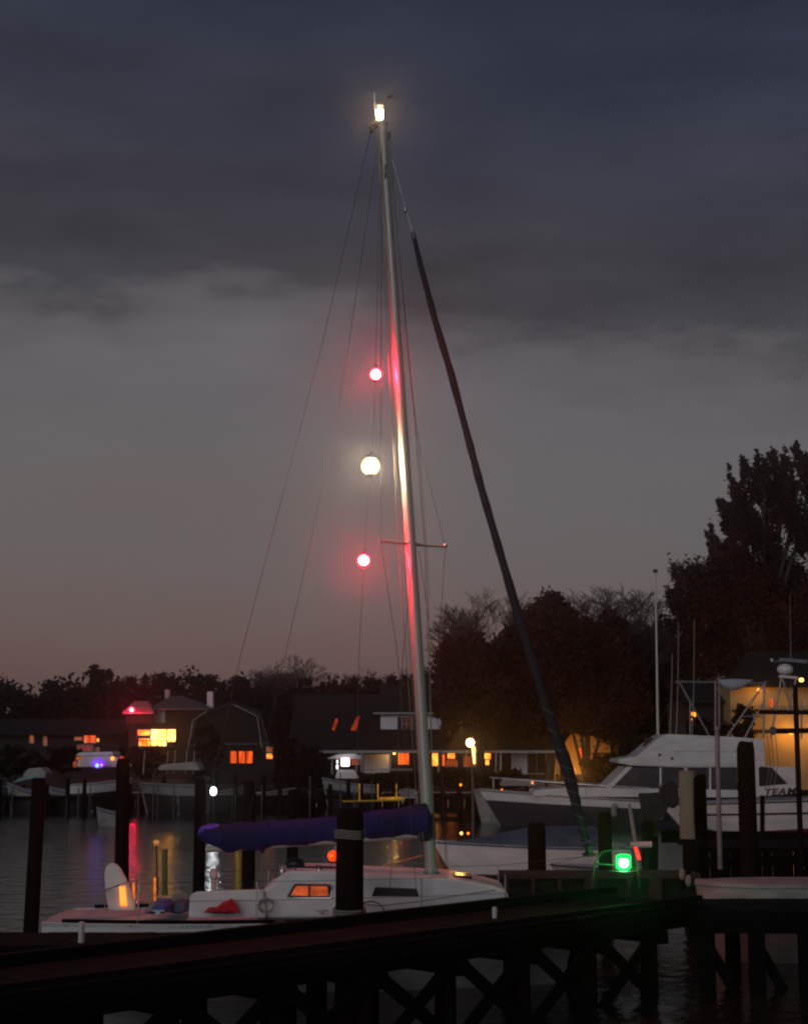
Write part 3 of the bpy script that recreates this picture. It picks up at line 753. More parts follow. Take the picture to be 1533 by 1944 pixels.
for t_ in (.30, .47, .62):
    b_ = FW(*fsx[2](t_, .9, 1, .16)); part('hull_fender', M().lathe(b_ - Vector((0, 0, .55)), [(.04, 0), (.13, .08), (.13, .5), (.04, .6)], 10), gel_grey, cru)
# tower frame
tub = []
def tw(a, b_, r_=.042, name='tower_tube'): return part(name, M().tube([P(*a), P(*b_)], r_, 8), galv, cru)
for yy in (70.7, 73.0):
    tw((1283, 1294, yy), (1452, 1297, yy), .045)
    tw((1288, 1294, yy), (1346, 1398, yy)); tw((1450, 1297, yy), (1378, 1400, yy)); tw((1450, 1330, yy), (1412, 1402, yy))
    tw((1450, 1296, yy), (1448, 1402, yy), .05)
    tw((1309, 1330, yy), (1309, 1400, yy), .03); tw((1405, 1360, yy), (1450, 1360, yy), .03)
for x in (1283, 1452): tw((x, 1295, 70.7), (x, 1295, 73.0))
cv = []
for i in range(15):
    q = i / 14; x = 1362 + 66 * q; hgt = 11 * math.sin(math.pi * (q ** .8)) + .6
    c_ = P(x, 1291 + hgt * .75, 70.7); cv.append([c_ + Vector((0, math.cos(a) * hgt * mpp(70) * .9, math.sin(a) * hgt * mpp(70))) for a in [2 * math.pi * k / 10 for k in range(10)]])
part('rolled_awning', M().loft(cv, closed=True), mat('pale_blue_canvas', (.42, .46, .52), .8), cru, sm=R(60))
for x, y0, y1 in ((1286, 1150, 1400), (1317, 1180, 1400), (1246, 1085, 1400)):
    pass
for x, y0, yy in ((1286, 1180, 71), (1316, 1175, 72), (1274, 1240, 73)):
    part('whip_antenna', M().tube([P(x - 4, 1420, yy), P(x, 1300, yy), P(x + 1, y0, yy)], [.026, .02, .012], 6), gel_grey, cru)

# distant sailing boat mast behind
mb = thing('distant_mast', 'thin pale mast standing alone against the sky right of the large tree', 'mast', (PX(1249, 74, 1), 74, .5))
part('pole', M().tube([P(1249, 1470, 74), P(1246, 1250, 74), P(1243, 1085, 74)], [.07, .055, .04], 8), alu, mb)
part('masthead', M().box(P(1243, 1084, 74), (.20, .12, .16)), black, mb)

# boat on the lift with the lettering (bow left)
Yt = 45
tm_ = thing('lettered_sportboat', 'white sportboat with maroon stripes and dark TEAM lettering, raised on the boat lift', 'motorboat', (PX(1420, Yt, 1), Yt, 1.2))
TW = frame(1640, Yt, True, R(0), z=1.15)
Lt = (1640 - 1262) * mpp(Yt)
ts = hull_shape(Lt, 2.2, 1.10, .92, draft=.25, stern=.88, rake=1.0, nose=2.4)
build_hull(tm_, TW, ts, gel, deckm, black)
hull_stripe(tm_, TW, ts, .80, .83, 0, .97, stripe_dk)
hull_stripe(tm_, TW, ts, lambda t_: .50 - .10 * t_, lambda t_: .66 - .16 * t_, 0, .9, stripe_red)
hull_stripe(tm_, TW, ts, lambda t_: .40 - .12 * t_, lambda t_: .47 - .14 * t_, 0, .92, stripe_dk)
yb = Yt - 1.12
side = part('cockpit_side', M().ppoly([(1430, 1514), (1431, 1404), (1449, 1404), (1452, 1454), (1472, 1455), (1519, 1458), (1519, 1505)], yb, yb + .1), gel, tm_, bevel=.015)
part('side_window', M().ppoly([(1440, 1493), (1439, 1458), (1443, 1455), (1464, 1457), (1482, 1476), (1494, 1488)], yb - .012, yb + .02), glassd, side)
part('cockpit_side', M().ppoly([(1431, 1514), (1431, 1455), (1472, 1455), (1519, 1458), (1519, 1505)], Yt + 1.0, Yt + 1.1), gel, tm_, bevel=.015)
tcu = bpy.data.curves.new('lettering', 'FONT'); tcu.body = 'TEAM'; tcu.size = 12.5 * mpp(yb) * 1.38; tcu.extrude = .006; tcu.shear = .3; tcu.space_character = 1.12; tcu.offset = .006
tob = bpy.data.objects.new('lettering_tmp', tcu); C.objects.link(tob)
bpy.context.view_layer.update()
tme = bpy.data.meshes.new_from_object(tob.evaluated_get(bpy.context.evaluated_depsgraph_get()))
bpy.data.objects.remove(tob)
tme.name = 'lettering'; tme.materials.clear(); tme.materials.append(stripe_dk)
xs = [v.co.x for v in tme.vertices]; wdt = max(xs) - min(xs); want = 60 * mpp(yb)
p_ = P(1448, 1511, yb - .012)
for v in tme.vertices: v.co.x *= want / wdt
lo = bpy.data.objects.new('lettering', tme); C.objects.link(lo); lo.parent = tm_
lo.location = p_ - wloc(tm_); lo.rotation_euler = (R(90), R(-3.5), 0)

# boat lift round it
lift = thing('boat_lift', 'dark timber boat lift frame with cross beams and cables at the right edge', 'boat lift', (PX(1450, 43, 1), 43, -1))
def lf(name, a, b_, w_, m_=pile_m): return part(name, M().bar(P(*a), P(*b_), w_, w_ * 1.2), m_, lift)
lf('cross_beam', (1440, 1352, 42.2), (1600, 1354, 42.2), .09); lf('cross_beam', (1466, 1388, 42.4), (1600, 1386, 42.4), .12)
part('winch_drum', M().tube([P(1466, 1386, 42.1), P(1466, 1388, 42.9)], .10, 12), black, lift)
lf('lift_post', (1446, 1510, 42.2), (1446, 1590, 42.2), .10); lf('lift_post', (1590, 1300, 42.2), (1590, 1700, 42.2), .2)
lf('cradle_beam', (1255, 1588, 43.4), (1600, 1592, 43.4), .26); lf('cradle_beam', (1290, 1566, 46.6), (1600, 1566, 46.6), .22)
lf('cradle_beam', (1300, 1640, 43), (1600, 1630, 43), .2)
for x in (1455, 1462, 1470):
    part('lift_cable', M().tube([P(x, 1388, 42.4), P(x + 6, 1450, 42.7), P(x - 4, 1500, 43.0)], .010, 5), rope, lift)
bunk = M().ball(P(1318, 1583, 43.6), (.62, .3, .17), 14, 8)
part('bunk_pad', bunk, black, lift)
pxa, pxb = PX(1322, 38, 1), PX(1700, 38, 1)
part('platform_deck', M().box(((pxa + pxb) / 2, 39.2, 1.30), (pxb - pxa, 3.0, .10)), wood2, lift)
for i in range(22):
    part('skirt_board', M().box((pxa + .12 + i * .245, 37.72 + random.uniform(-.01, .01), .70), (.225, .05, 1.15)), wood2, lift)
for x in (1240, 1360, 1480):
    lf('lift_leg', (x, 1588, 43.4), (x, 1700, 43.4), .2)

post = tag(part('metal_pipe_post', M().tube([P(1366, 1650, 34), P(1360, 1386, 34)], .052, 10).ball(P(1360, 1384, 34), .065).tube([P(1357, 1384, 34), P(1357, 1292, 34)], .022, 6).tube([P(1364, 1384, 34), P(1364, 1292, 34)], .022, 6), galv, loc=P(1366, 1650, 34)), 'slim metal pipe post with small ball cap in front of the flybridge', 'post')

# outboard motor on a small skiff
skf = thing('black_outboard_skiff', 'small grey skiff with tilted up black outboard motor behind the green lamp', 'motorboat', (PX(1150, 42, .5), 42, 0))
KW = frame(1232, 42, True)
ks = hull_shape(2.6, 1.4, .55, .65, draft=.2, stern=.9)
build_hull(skf, KW, ks, gel_grey, deckm)
part('motor_cowl', M().ppoly([(1252, 1502), (1262, 1484), (1276, 1480), (1288, 1496), (1288, 1532), (1272, 1536), (1256, 1522)], 41.7, 42.2), black, skf, bevel=.06)
part('motor_leg', M().ppoly([(1212, 1506), (1232, 1506), (1258, 1504), (1270, 1530), (1258, 1552), (1240, 1560), (1220, 1548), (1216, 1520)], 41.8, 42.1), black, skf, bevel=.03)
part('motor_bracket', M().ppoly([(1216, 1540), (1244, 1548), (1240, 1600), (1222, 1600)], 41.85, 42.05), black, skf, bevel=.02)
# white skiff lower right
sk = frame(1700, 29.0, True)
ls = thing('white_skiff', 'long low white hull lying behind the landing stage at lower right', 'motorboat', sk(2, 0, 0))
lsh = hull_shape((1700 - 1328) * mpp(29), 1.5, 1.36, 1.36, draft=.2, stern=.9, rake=.25, nose=5)
build_hull(ls, sk, lsh, gel_grey, gel_grey, gel_grey)
hull_stripe(ls, sk, lsh, .82, .86, 0, .98, stripe_dk)

# floating dock box behind bow
fb = thing('floating_dock', 'low grey floating dock with dark openings beyond the bow pulpit', 'dock', (PX(1130, 31, .3), 31, 0))
dx0, dx1 = PX(950, 31, .6), PX(1330, 31, .6)
part('dock_deck', M().box(((dx0 + dx1) / 2, 31.4, 1.27), (dx1 - dx0, 1.0, .09)), concrete, fb, bevel=.01)
part('dock_base', M().box(((dx0 + dx1) / 2, 31.3, .70), (dx1 - dx0, 1.2, .18)), concrete, fb)
for x in (960, 1010, 1060, 1118, 1190, 1240, 1325):
    part('dock_divider', M().box((PX(x, 31, 1.0), 30.95, 1.0), (.22 if x in (1118, 1240) else .06, .5,   .46)), concrete, fb)
part('dock_backing', M().box(((dx0 + dx1) / 2, 31.5, 1.0), (dx1 - dx0, .1,   .46)), black, fb)
tag(part('tilted_white_pole', M().tube([P(1194, 1528, 36), P(1212, 1640, 34), P(1216, 1690, 33)], [.04, .05, .05], 8), mat('grey_pole', (.36, .36, .33), .5), loc=P(1216, 1690, 33)), 'pale slanting pole rising right of the green lamp', 'pole')
tag(part('white_fender', M().tube([P(1196, 1604, 34), P(1236, 1603, 34)], .065, 10), gel, loc=P(1216, 1608, 34)), 'white sausage fender lying right of the slanting pole', 'fender')
tag(part('leaning_timber', M().bar(P(1292, 1690, 30), P(1332, 1590, 30), .09, .09), wood2, loc=P(1292, 1690, 30)), 'dark leaning timber at the left end of the landing stage', 'timber')
for (x, y, lb) in ((1294, 1660, 'pale rope bundle left of the leaning timber'), (1306, 1672, 'pale rope bundle right of the leaning timber')):
    c_ = P(x, y, 29.8); tag(part('rope_bundle', M().ball(c_, (.06, .05, .11), 10, 7), rope, loc=c_ - Vector((0, 0, .11))), lb, 'rope')
# small posts and lights about the stern
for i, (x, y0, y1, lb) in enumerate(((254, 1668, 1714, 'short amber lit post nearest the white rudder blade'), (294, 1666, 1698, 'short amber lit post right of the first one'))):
    tag(part('amber_post', M().tube([P(x, y1 + 20, 29), P(x, y0, 29)], .022, 8), emit('amber_post_glow%d' % i, (1, .24, .02), .9, (.3, .06, .01), 8), loc=P(x, y1 + 20, 29)), lb, 'post')  # amber light on the posts painted in as a glow
tag(part('yellow_pipe', M().tube([P(452, 1700, 33), P(452, 1616, 33)], .065, 10), ypost, loc=P(452, 1700, 33)), 'bright yellow green pipe standing under the sail cover', 'pipe')
tag(part('green_pipe', M().tube([P(313, 1700, 33), P(313, 1612, 33)], .06, 10), mat('dull_green_pipe', (.12, .17, .03), .6), loc=P(313, 1700, 33)), 'dull green pipe standing in the water left of the sail cover', 'pipe')
tag(part('white_capped_post', M().lathe(P(405, 1720, 31), [(.05, 0), (.05, .5), (.075, .52), (.075, .66), (.05, .70)], 12), wpost, loc=P(405, 1720, 31)), 'short white capped post behind the cockpit coaming', 'post')
ob = thing('glowing_buoy', 'orange ball buoy made to glow, left of the thick rope wrapped piling', 'lamp', P(633, 1660, 30))
part('lamp_globe', M().ball(P(632, 1625, 30), .105, 14, 10), E_buoy, ob)  # buoy made to glow, with a small point light added beside it
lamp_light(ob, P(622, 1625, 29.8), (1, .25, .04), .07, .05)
part('buoy_stand', M().tube([P(632, 1720, 30), P(632, 1634, 30)], .03, 8).lathe(P(632, 1640, 30), [(.06, 0), (.08, .04)], 12), black, ob)
tag(part('solar_cap_light', M().lathe(P(297, 1604, 40), [(.05, 0), (.06, .05), (.10, .06), (.03, .12)], 12), emit('dim_solar', (1, .45, .12), .35), loc=P(297, 1604, 40)), 'dim orange lamp on a slim stake in the open water', 'lamp')
part('stake', M().tube([P(299, 1700, 40), P(297, 1604, 40)], .02, 6), wood2, bpy.data.objects['solar_cap_light'])
# black winch bundle on the coach roof, fender etc.
tag(part('coiled_line_bag', M().ball(P(560, 1640, 26.4), (.16, .14, .10), 12, 8), black, loc=P(560, 1650, 26.4)), 'black bag of coiled line on top of the cabin', 'bag')
q = P(148, 1826, 22.8)
tag(part('white_pipe_stub', M().lathe((q.x, 23.0, FZ), [(.045, 0), (.045, .27), (.03, .29)], 12), wpost, loc=(q.x, 23.0, FZ)), 'short white plastic pipe standing on the finger pier at left', 'pipe')
q = P(938, 1700, 25)
e_ = A + dirp * 13.9 + nor * 2.0
tag(part('white_pipe_stub', M().lathe((P(938, 1690, 23.6).x, 23.6, PZ), [(.035, 0), (.035, .14), (.025, .16)], 12), wpost, loc=(P(938, 1690, 23.6).x, 23.6, PZ)), 'tiny white pipe stub on the diagonal walkway near the bow', 'pipe')
q = P(532, 1768, 24)
bo = thing('dock_bollard', 'black rounded mooring bollard on the finger pier edge against the white hull', 'bollard', (q.x, 24.0, FZ))
part('bollard_head', M().lathe((q.x, 24.0, FZ + .10), [(.05, 0), (.11, .03), (.10, .08), (.03, .10)], 14), black, bo)
part('bollard_base', M().lathe((q.x, 24.0, FZ), [(.10, 0), (.06, .05), (.05, .10)], 14), black, bo)
tag(part('dock_line', M().tube([P(88, 1705, 30) + (P(240, 1700, 27) - P(88, 1705, 30)) * (k / 12) + Vector((0, 0, -.10 * math.sin(math.pi * k / 12))) for k in range(13)], .010, 6), rope, loc=P(160, 1710, 29)), 'slack mooring rope from the far left piling to the stern', 'rope')

# ------------------------------------------------------------------ street lamp
Yl = 60
lp = thing('street_lamp', 'bright yellow lamp on a tall slim post beyond the mast', 'street lamp', P(899, 1640, Yl))
part('lamp_post', M().tube([P(899, 1640, Yl), P(897, 1500, Yl), P(896, 1424, Yl)], [.055, .045, .035], 8), mat('lamp_post_paint', (.10, .09, .08), .5), lp)
part('lamp_globe', M().ball(P(892, 1410, Yl), .15, 14, 10), E_street, lp)
part('lamp_cap', M().lathe(P(892, 1402, Yl), [(.17, 0), (.10, .08), (.02, .12)], 12), black, lp)
lamp_light(lp, P(892, 1410, Yl), (1, .40, .07), 2.0, .12)
part('lamp_arm', M().tube([P(896, 1428, Yl), P(892, 1420, Yl)], .03, 6), black, lp)
part('lit_post_top', M().tube([P(900, 1450, Yl - .1), P(898, 1418, Yl - .1)], [.03, .07], 8), emit('post_top_glow', (1, .55, .15), 4), lp)  # lamplight on the post top, painted as a glowing sleeve

# ------------------------------------------------------------------ far dock and boats
Yd = 85
fd = thing('far_dock', 'long low dock along the far bank on many thin pilings', 'dock', (0, Yd, 0))
part('dock_deck', M().box((0, Yd, .78), (100, 1.6, .16)), wood2, fd)
pl0 = part('dock_piling', M().lathe((0, Yd - .8, -.6), [(.12, 0), (.11, 2.3)], 8), pile_m, fd)
pl0.location = Vector((PX(8, Yd, 1), 0, 0))
for px_ in list(range(38, 1500, 31)):
    xx = PX(px_ + random.uniform(-6, 6), Yd, 1)
    q = share(pl0, fd, wloc(fd) + Vector((xx, random.choice((0, 0, 1.6)), random.uniform(-.35, .25))))
stake_words = ['thin stake at the stern of the teal hulled boat', 'thin stake left of the lit cruiser stern, first of three close ones', 'thin stake in front of the lit cruiser stern, middle of three close ones', 'thin stake under the violet lamp, last of three close ones',
    'thin stake at the bow of the wide pale boat, left of a close pair', 'tallest thin stake in front of the wide pale boat bow', 'short thin stake right beside the tallest stake', 'thin stake in front of the middle of the wide pale boat',
    'thin stake just left of the cold white dock lamp', 'thin stake below the orange triple window, left of a close pair', 'thin stake below the orange triple window, right of a close pair', 'thin stake below the right edge of the barn roofed house',
    'thin stake left of the boat with the glowing screen', 'thin stake in front of the glowing screen boat, at its left half', 'thin stake in front of the glowing screen boat, at its right half', 'thin stake at the left end of the yellow lit rail',
    'thin stake just right of the street lamp post', 'thin stake above the bow of the flybridge cruiser']
for i, px_ in enumerate((24, 127, 149, 171, 263, 291, 299, 330, 383, 441, 447, 497, 588, 646, 672, 706, 925, 960)):
    hh = (1.5, 1.0, 1.5, 1.6, 2.0, 2.2, 1.5, 1.8)[i % 8]
    yb_ = 80 - (i % 3)
    tag(part('pipe_stake', M().tube([(PX(px_, yb_, 1), yb_, -.5), (PX(px_, yb_, 1), yb_, hh)], .028, 6), stake_m, loc=(PX(px_, yb_, 1), yb_, -.5)), stake_words[i], 'stake', 'thin pale stakes along the far dock')
# rail and steps, the yellow light on them painted in as emission
yr = thing('lit_dock_rail', 'yellow lit handrail with three uprights on the far dock left of the mast', 'railing', P(724, 1520, 78))
Er = emit('painted_rail_light', (1, .42, .03), .35, (.15, .06, .01), 3)
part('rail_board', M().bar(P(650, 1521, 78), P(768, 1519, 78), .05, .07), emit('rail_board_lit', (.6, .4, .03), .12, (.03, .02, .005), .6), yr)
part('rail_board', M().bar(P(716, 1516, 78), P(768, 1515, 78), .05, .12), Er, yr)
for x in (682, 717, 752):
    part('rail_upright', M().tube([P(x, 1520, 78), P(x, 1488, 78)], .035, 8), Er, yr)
ch = thing('slatted_chair', 'pale slatted deck chair beside the mast on the far dock', 'chair', P(778, 1520, 77))
for k in range(7):
    a_ = P(764 + 4.6 * k, 1515, 77); b_ = P(758 + 5.2 * k, 1496 + abs(3 - k) * 1.2, 77.4); part('slat', M().bar(a_, b_, .075, .03), trim, ch)
part('chair_seat', M().box(P(778, 1514, 76.8), (.75, .5, .05)), trim, ch)
for sx_ in (-1, 1): part('chair_leg', M().box(P(778 + sx_ * 14, 1519, 76.6), (.06, .06, .35)), trim, ch)

navy = mat('shaded_lower_hull', (.014, .014, .018), .6)  # dark lower hull with dock shadow painted into its colour
def motorboat(px0, px1, Y, zs, zb, beam, hm, label, cabin=None, bow_left=True, top=None, cm=gel):
    Y0_ = Y; Y = Y + 7.5 if Y > 75 else Y
    W_ = frame(px1 if bow_left else px0, Y, bow_left); zs -= .22; zb -= .22
    if Y0_ == 72: zs += .22; zb += .22
    Lh = (px1 - px0) * mpp(Y)
    r_ = thing('moored_motorboat', label, 'motorboat', W_(Lh / 2, 0, 0))
    s_ = hull_shape(Lh, beam, zs, zb, draft=.3, stern=.85, rake=.22 * Lh * .6)
    build_hull(r_, W_, s_, hm, deckm, n=16)
    if Y > 75: hull_stripe(r_, W_, s_, 0, .82, 0, .97, navy, n=10, name='dark_lower_hull')
    if cabin:
        part('cabin', M().ppoly(cabin, Y0_ - beam * .33, Y0_ + beam * .33), cm, r_, bevel=.04)
    if top:
        part('hard_top', M().ppoly(top, Y0_ - beam * .36, Y0_ + beam * .36), cm, r_, bevel=.02)
    return r_
b0 = motorboat(-70, 16, 80, 1.1, 1.5, 2.4, teal, 'teal hulled motorboat cut by the left edge at the far dock', bow_left=False)
b1 = motorboat(14, 92, 78, 1.15, 1.75, 2.3, gel_grey, 'pale motorboat with raked bow second from the left at the far dock', cabin=[(44, 1470), (54, 1459), (78, 1457), (88, 1468), (86, 1478), (44, 1478)], cm=gel_grey)
part('spray_stripe', M().ppoly([(22, 1487), (40, 1476), (80, 1470), (80, 1474), (42, 1482)], 76.6, 76.65), teal, b1)
b2 = motorboat(84, 150, 79, 1.2, 1.6, 2.0, gel_grey, 'low grey hulled boat between the raked bow boat and the lit cruiser')
cn = motorboat(142, 250, 79, 1.65, 1.95, 2.8, gel, 'cabin cruiser with violet and blue lights at the far dock', cabin=[(146, 1456), (150, 1436), (212, 1434), (226, 1440), (240, 1456)], top=[(144, 1435), (150, 1429), (212, 1427), (216, 1433)], bow_left=False)
part('violet_lamp', M().ball(P(187, 1449, 77.4), (.34, .05, .24), 16, 10), E_violet, cn)
part('blue_lamp', M().ball(P(184.5, 1453, 77.25), .085), E_blue, cn)
part('pink_lamp', M().ball(P(193, 1452, 77.25), .05), emit('pink_lamp_glow', (1, .3, .6), 2), cn)
part('yellow_lamp', M().ball(P(214, 1440, 77.3), .10), E_win_y, cn)
part('orange_lamp', M().ball(P(143, 1451, 77.3), (.12, .05, .16)).ball(P(150, 1440, 77.3), (.16, .05, .1)), E_win_dim, cn)
part('red_lamp', M().ball(P(231, 1440, 77.3), (.09, .05, .12)).bar(P(232, 1444, 77.3), P(239, 1456, 77.3), .12, .05), emit('red_strip', (.9, .02, .04), .8), cn)
mini(243, 1460, 77, .085, E_blue, 'dock_lamp', 'small blue dock lamp at the bow of the lit cruiser', 'lamp')
b3 = motorboat(266, 396, 76, 1.65, 1.8, 2.9, gel_grey, 'wide pale boat under tall poles right of the lit cruiser', cabin=[(300, 1462), (304, 1452), (372, 1446), (380, 1462)], cm=gel_grey)
for x in (272, 316, 330, 352, 366):
    part('outrigger_pole', M().tube([P(x, 1470, 75.5), P(x + 3, 1425, 75.5)], .025, 6), gel_grey, b3)
for (xa, ya, xb, yb2) in ((356, 1424, 366, 1368), (366, 1368, 392, 1350), (497, 1420, 488, 1360), (488, 1360, 445, 1338)):
    part('rigging_pole', M().tube([P(xa, ya, 75), P(xb, yb2, 75)], .022, 6), gel_grey, b3)
b4 = motorboat(184, 236, 72, .55, .8, 1.4, gel_grey, 'small pale dinghy floating beside the second dark piling')
b5 = motorboat(612, 712, 82, 1.5, 1.9, 2.3, gel_grey, 'pale centre console boat with a glowing white screen', top=[(620, 1440), (640, 1432), (672, 1430), (686, 1436), (684, 1441)])
for x in (630, 676): part('top_post', M().tube([P(x, 1470, 81.5), P(x, 1438, 81.5)], .03, 6), gel_grey, b5)
part('console', M().ppoly([(636, 1478), (640, 1462), (672, 1462), (680, 1478)], 81, 82), gel, b5, bevel=.03)
part('screen', M().box(P(655, 1447, 80.9), (.42, .06, .40)), E_screen, b5, bevel=.05)
part('side_lamp', M().box(P(640, 1446, 80.9), (.07, .05, .16)).box(P(640, 1456, 80.9), (.09, .05, .22)), E_screen, b5)
for i, (x, y, rr) in enumerate(((433, 1478, 60), (990, 1478, 60))):
    pass
b6 = motorboat(900, 1040, 74, 1.35, 1.75, 2.4, gel_grey, 'low pale boat just right of the bright street lamp', cabin=[(950, 1492), (958, 1478), (1010, 1480), (1022, 1492)], cm=gel_grey)
b7 = motorboat(1020, 1140, 78, 1.5, 1.7, 2.6, gel_grey, 'grey boat moored behind the furled headsail')
b8 = motorboat(400, 470, 79, 1.2, 1.6, 2.0, gel_grey, 'dim grey boat behind the cold white dock lamp', bow_left=False)
b9 = motorboat(470, 560, 80, 1.1, 1.4, 2.0, gel_grey, 'dim low boat below the barn roofed house', bow_left=False)
dl = thing('dock_lamp', 'cold white round lamp on a post at the far dock', 'lamp', P(405, 1560, 70))
part('lamp_globe', M().ball(P(405, 1502, 70), (.15, .15, .19), 14, 10), E_cold, dl)
lamp_light(dl, P(405, 1502, 70), (.9, .95, 1), .4, .1)
part('lamp_post', M().tube([P(405, 1560, 70), P(405, 1509, 70)], .03, 6), black, dl)
for i, (x, y, lb) in enumerate(((874, 1490, 'tiny warm lamp low behind the mast'), (952, 1500, 'tiny yellow lamp above the bow of the flybridge cruiser'), (1010, 1486, 'tiny orange lamp above the cruiser foredeck'), (888, 1582, 'tiny yellow bead of light above the covered runabout'))):
    mini(x, y, 72 if y < 1560 else 39, .055 if y < 1560 else .03, E_win_y, 'dock_lamp', lb, 'lamp')

# ------------------------------------------------------------------ houses
def px_rect(x0, y0, x1, y1): return [(x0, y1), (x0, y0), (x1, y0), (x1, y1)]
def window(par, x0, y0, x1, y1, Y, pane, vm=1, hm=0, fr=trim, shutters=False):
    t_ = 1.3
    f_ = part('window', M().ppoly([(x0 - t_, y0), (x0 - t_, y0 - t_), (x1 + t_, y0 - t_), (x1 + t_, y0)], Y - .09, Y + .02)
              .ppoly([(x0 - t_, y1 + t_), (x0 - t_, y1), (x1 + t_, y1), (x1 + t_, y1 + t_)], Y - .12, Y + .02)
              .ppoly(px_rect(x0 - t_, y0, x0, y1), Y - .09, Y + .02).ppoly(px_rect(x1, y0, x1 + t_, y1), Y - .09, Y + .02), fr, par, sm=0)
    cols = vm + 1; rows = hm + 1; wx = (x1 - x0) / cols; wy = (y1 - y0) / rows
    for i in range(cols):
        for j in range(rows):
            part('pane', M().ppoly(px_rect(x0 + i * wx + .35, y0 + j * wy + .35, x0 + (i + 1) * wx - .35, y0 + (j + 1) * wy - .35), Y - .03, Y - .004), pane, f_, sm=0)
    if shutters:
        for a_, b_ in ((x0 - 9, x0 - 2), (x1 + 2, x1 + 9)):
            part('shutter', M().ppoly(px_rect(a_, y0, b_, y1), Y - .06, Y - .004), wall_d, par, sm=0)
    return f_
def hz(py, Y): return P(0, py, Y).z

# house 1: two storey with hip roof, bright lower room, red lamp on lower roof
Y1 = 112
h1 = thing('hip_roof_house', 'two storey house with pale hip roof, dazzling yellow room and red lit lower roof', 'house', (PX(325, Y1, 1), Y1 + 3, GZ))
gz = GZ - .1
def wallbox(par, x0, x1, ztop, Ya, Yb_, m_, zb=None, name='wall'):
    a_, b_ = PX(x0, Ya, 3), PX(x1, Ya, 3); zb = gz if zb is None else zb
    return part(name, M().box(((a_ + b_) / 2, (Ya + Yb_) / 2, (ztop + zb) / 2), (b_ - a_, Yb_ - Ya, ztop - zb)), m_, par, sm=0)
wallbox(h1, 244, 400, hz(1375, Y1), Y1, Y1 + 9, wall_d)
wallbox(h1, 285, 398, hz(1344, Y1 + 1), Y1 + 1, Y1 + 8, wall_d, hz(1376, Y1))
wallbox(h1, 286, 312, hz(1345, Y1 + .9), Y1 + .9, Y1 + 1, wall_w, hz(1372, Y1))
def hip(par, x0, x1, xr0, xr1, ye, yr_, Ya, Yb_, m_, name='roof', th=.12):
    e = [P(x0, ye, Ya), P(x1, ye, Ya)]; z0 = e[0].z; zr = hz(yr_, (Ya + Yb_) / 2)
    a_, b_, c_, d_ = Vector((e[0].x, Ya, z0)), Vector((e[1].x, Ya, z0)), Vector((e[1].x, Yb_, z0)), Vector((e[0].x, Yb_, z0))
    ym = (Ya + Yb_) / 2; r0 = Vector((PX(xr0, ym, zr), ym, zr)); r1 = Vector((PX(xr1, ym, zr), ym, zr)); dn = Vector((0, 0, -th))
    mm = M().add([a_, b_, c_, d_, r0, r1, a_ + dn, b_ + dn, c_ + dn, d_ + dn], [(0, 1, 5, 4), (1, 2, 5), (2, 3, 4, 5), (3, 0, 4), (0, 6, 7, 1), (1, 7, 8, 2), (2, 8, 9, 3), (3, 9, 6, 0), (6, 9, 8, 7)])
    return part(name, mm, m_, par, sm=0)
r1_ = hip(h1, 280, 404, 325, 345, 1345, 1321, Y1 + .3, Y1 + 9, roofg)
part('chimney', M().ppoly(px_rect(313, 1309, 321, 1326), Y1 + 4, Y1 + 4.8), trim, r1_)
part('chimney', M().ppoly(px_rect(393, 1313, 404, 1345), Y1 + 2, Y1 + 2.8), wall_w, r1_)
lamp_light(h1, P(250, 1346, Y1 - 1.75), (1, .01, .07), 10, .12)
low = hip(h1, 232, 292, 256, 282, 1352, 1331, Y1 - .8, Y1 + 3, mat('lower_shingle', (.3, .2, .2), .8), 'lower_roof')
wallbox(h1, 238, 288, hz(1352, Y1 - .4), Y1 - .4, Y1 + .2, wall_d, hz(1374, Y1))
rl = part('red_lamp', M().ball(P(250, 1348, Y1 - 1.7), .22), E_redhouse, h1)
part('lamp_core', M().ball(P(250, 1348, Y1 - 1.82), .12), E_redcore, rl)
window(h1, 287, 1385, 316, 1416, Y1, E_win_hot, 0); window(h1, 318, 1385, 333, 1408, Y1, E_win_hot, 0)
window(h1, 262, 1386, 285, 1396, Y1, E_win_y, 1); window(h1, 264, 1402, 285, 1416, Y1, E_win_y, 2)
part('balcony_rail', M().bar(P(256, 1420, Y1 - 1), P(340, 1420, Y1 - 1), .1, .12), wall_d, h1)
for x in range(262, 340, 9): part('baluster', M().bar(P(x, 1420, Y1 - 1), P(x, 1406, Y1 - 1), .05), wall_d, h1)
part('handrail', M().bar(P(256, 1406, Y1 - 1), P(340, 1406, Y1 - 1), .06, .06), wall_d, h1)

# house 0: low dark house far left with small orange windows
h0 = thing('low_left_house', 'low dark house at far left with scattered orange windows', 'house', (PX(100, 116, 1), 118, GZ))
wallbox(h0, -60, 225, hz(1392, 116), 116, 124, wall_d)
part('roof', M().prism([P(-70, 1393, 115.3), P(235, 1393, 115.3), Vector((P(235, 1393, 115.3).x, 120, hz(1365, 120))), Vector((P(-70, 1393, 115.3).x, 120, hz(1365, 120)))], (0, 0, -.12)), roofd, h0, sm=0)
for r_ in ((57, 1396, 64, 1410), (83, 1398, 89, 1415)): window(h0, *r_, 116, E_win_dim, 0)
window(h0, 142, 1399, 156, 1405, 116, E_win_dim, 0); window(h0, 160, 1394, 182, 1410, 116, E_win_or, 1); window(h0, 184, 1402, 188, 1408, 116, E_win_y, 0)
window(h0, 148, 1415, 176, 1426, 116, emit('red_curtain_glow', (.35, .03, .008), .6, (.15, .015, .005), 2), 1); window(h0, 182, 1420, 188, 1426, 116, E_win_dim, 0)

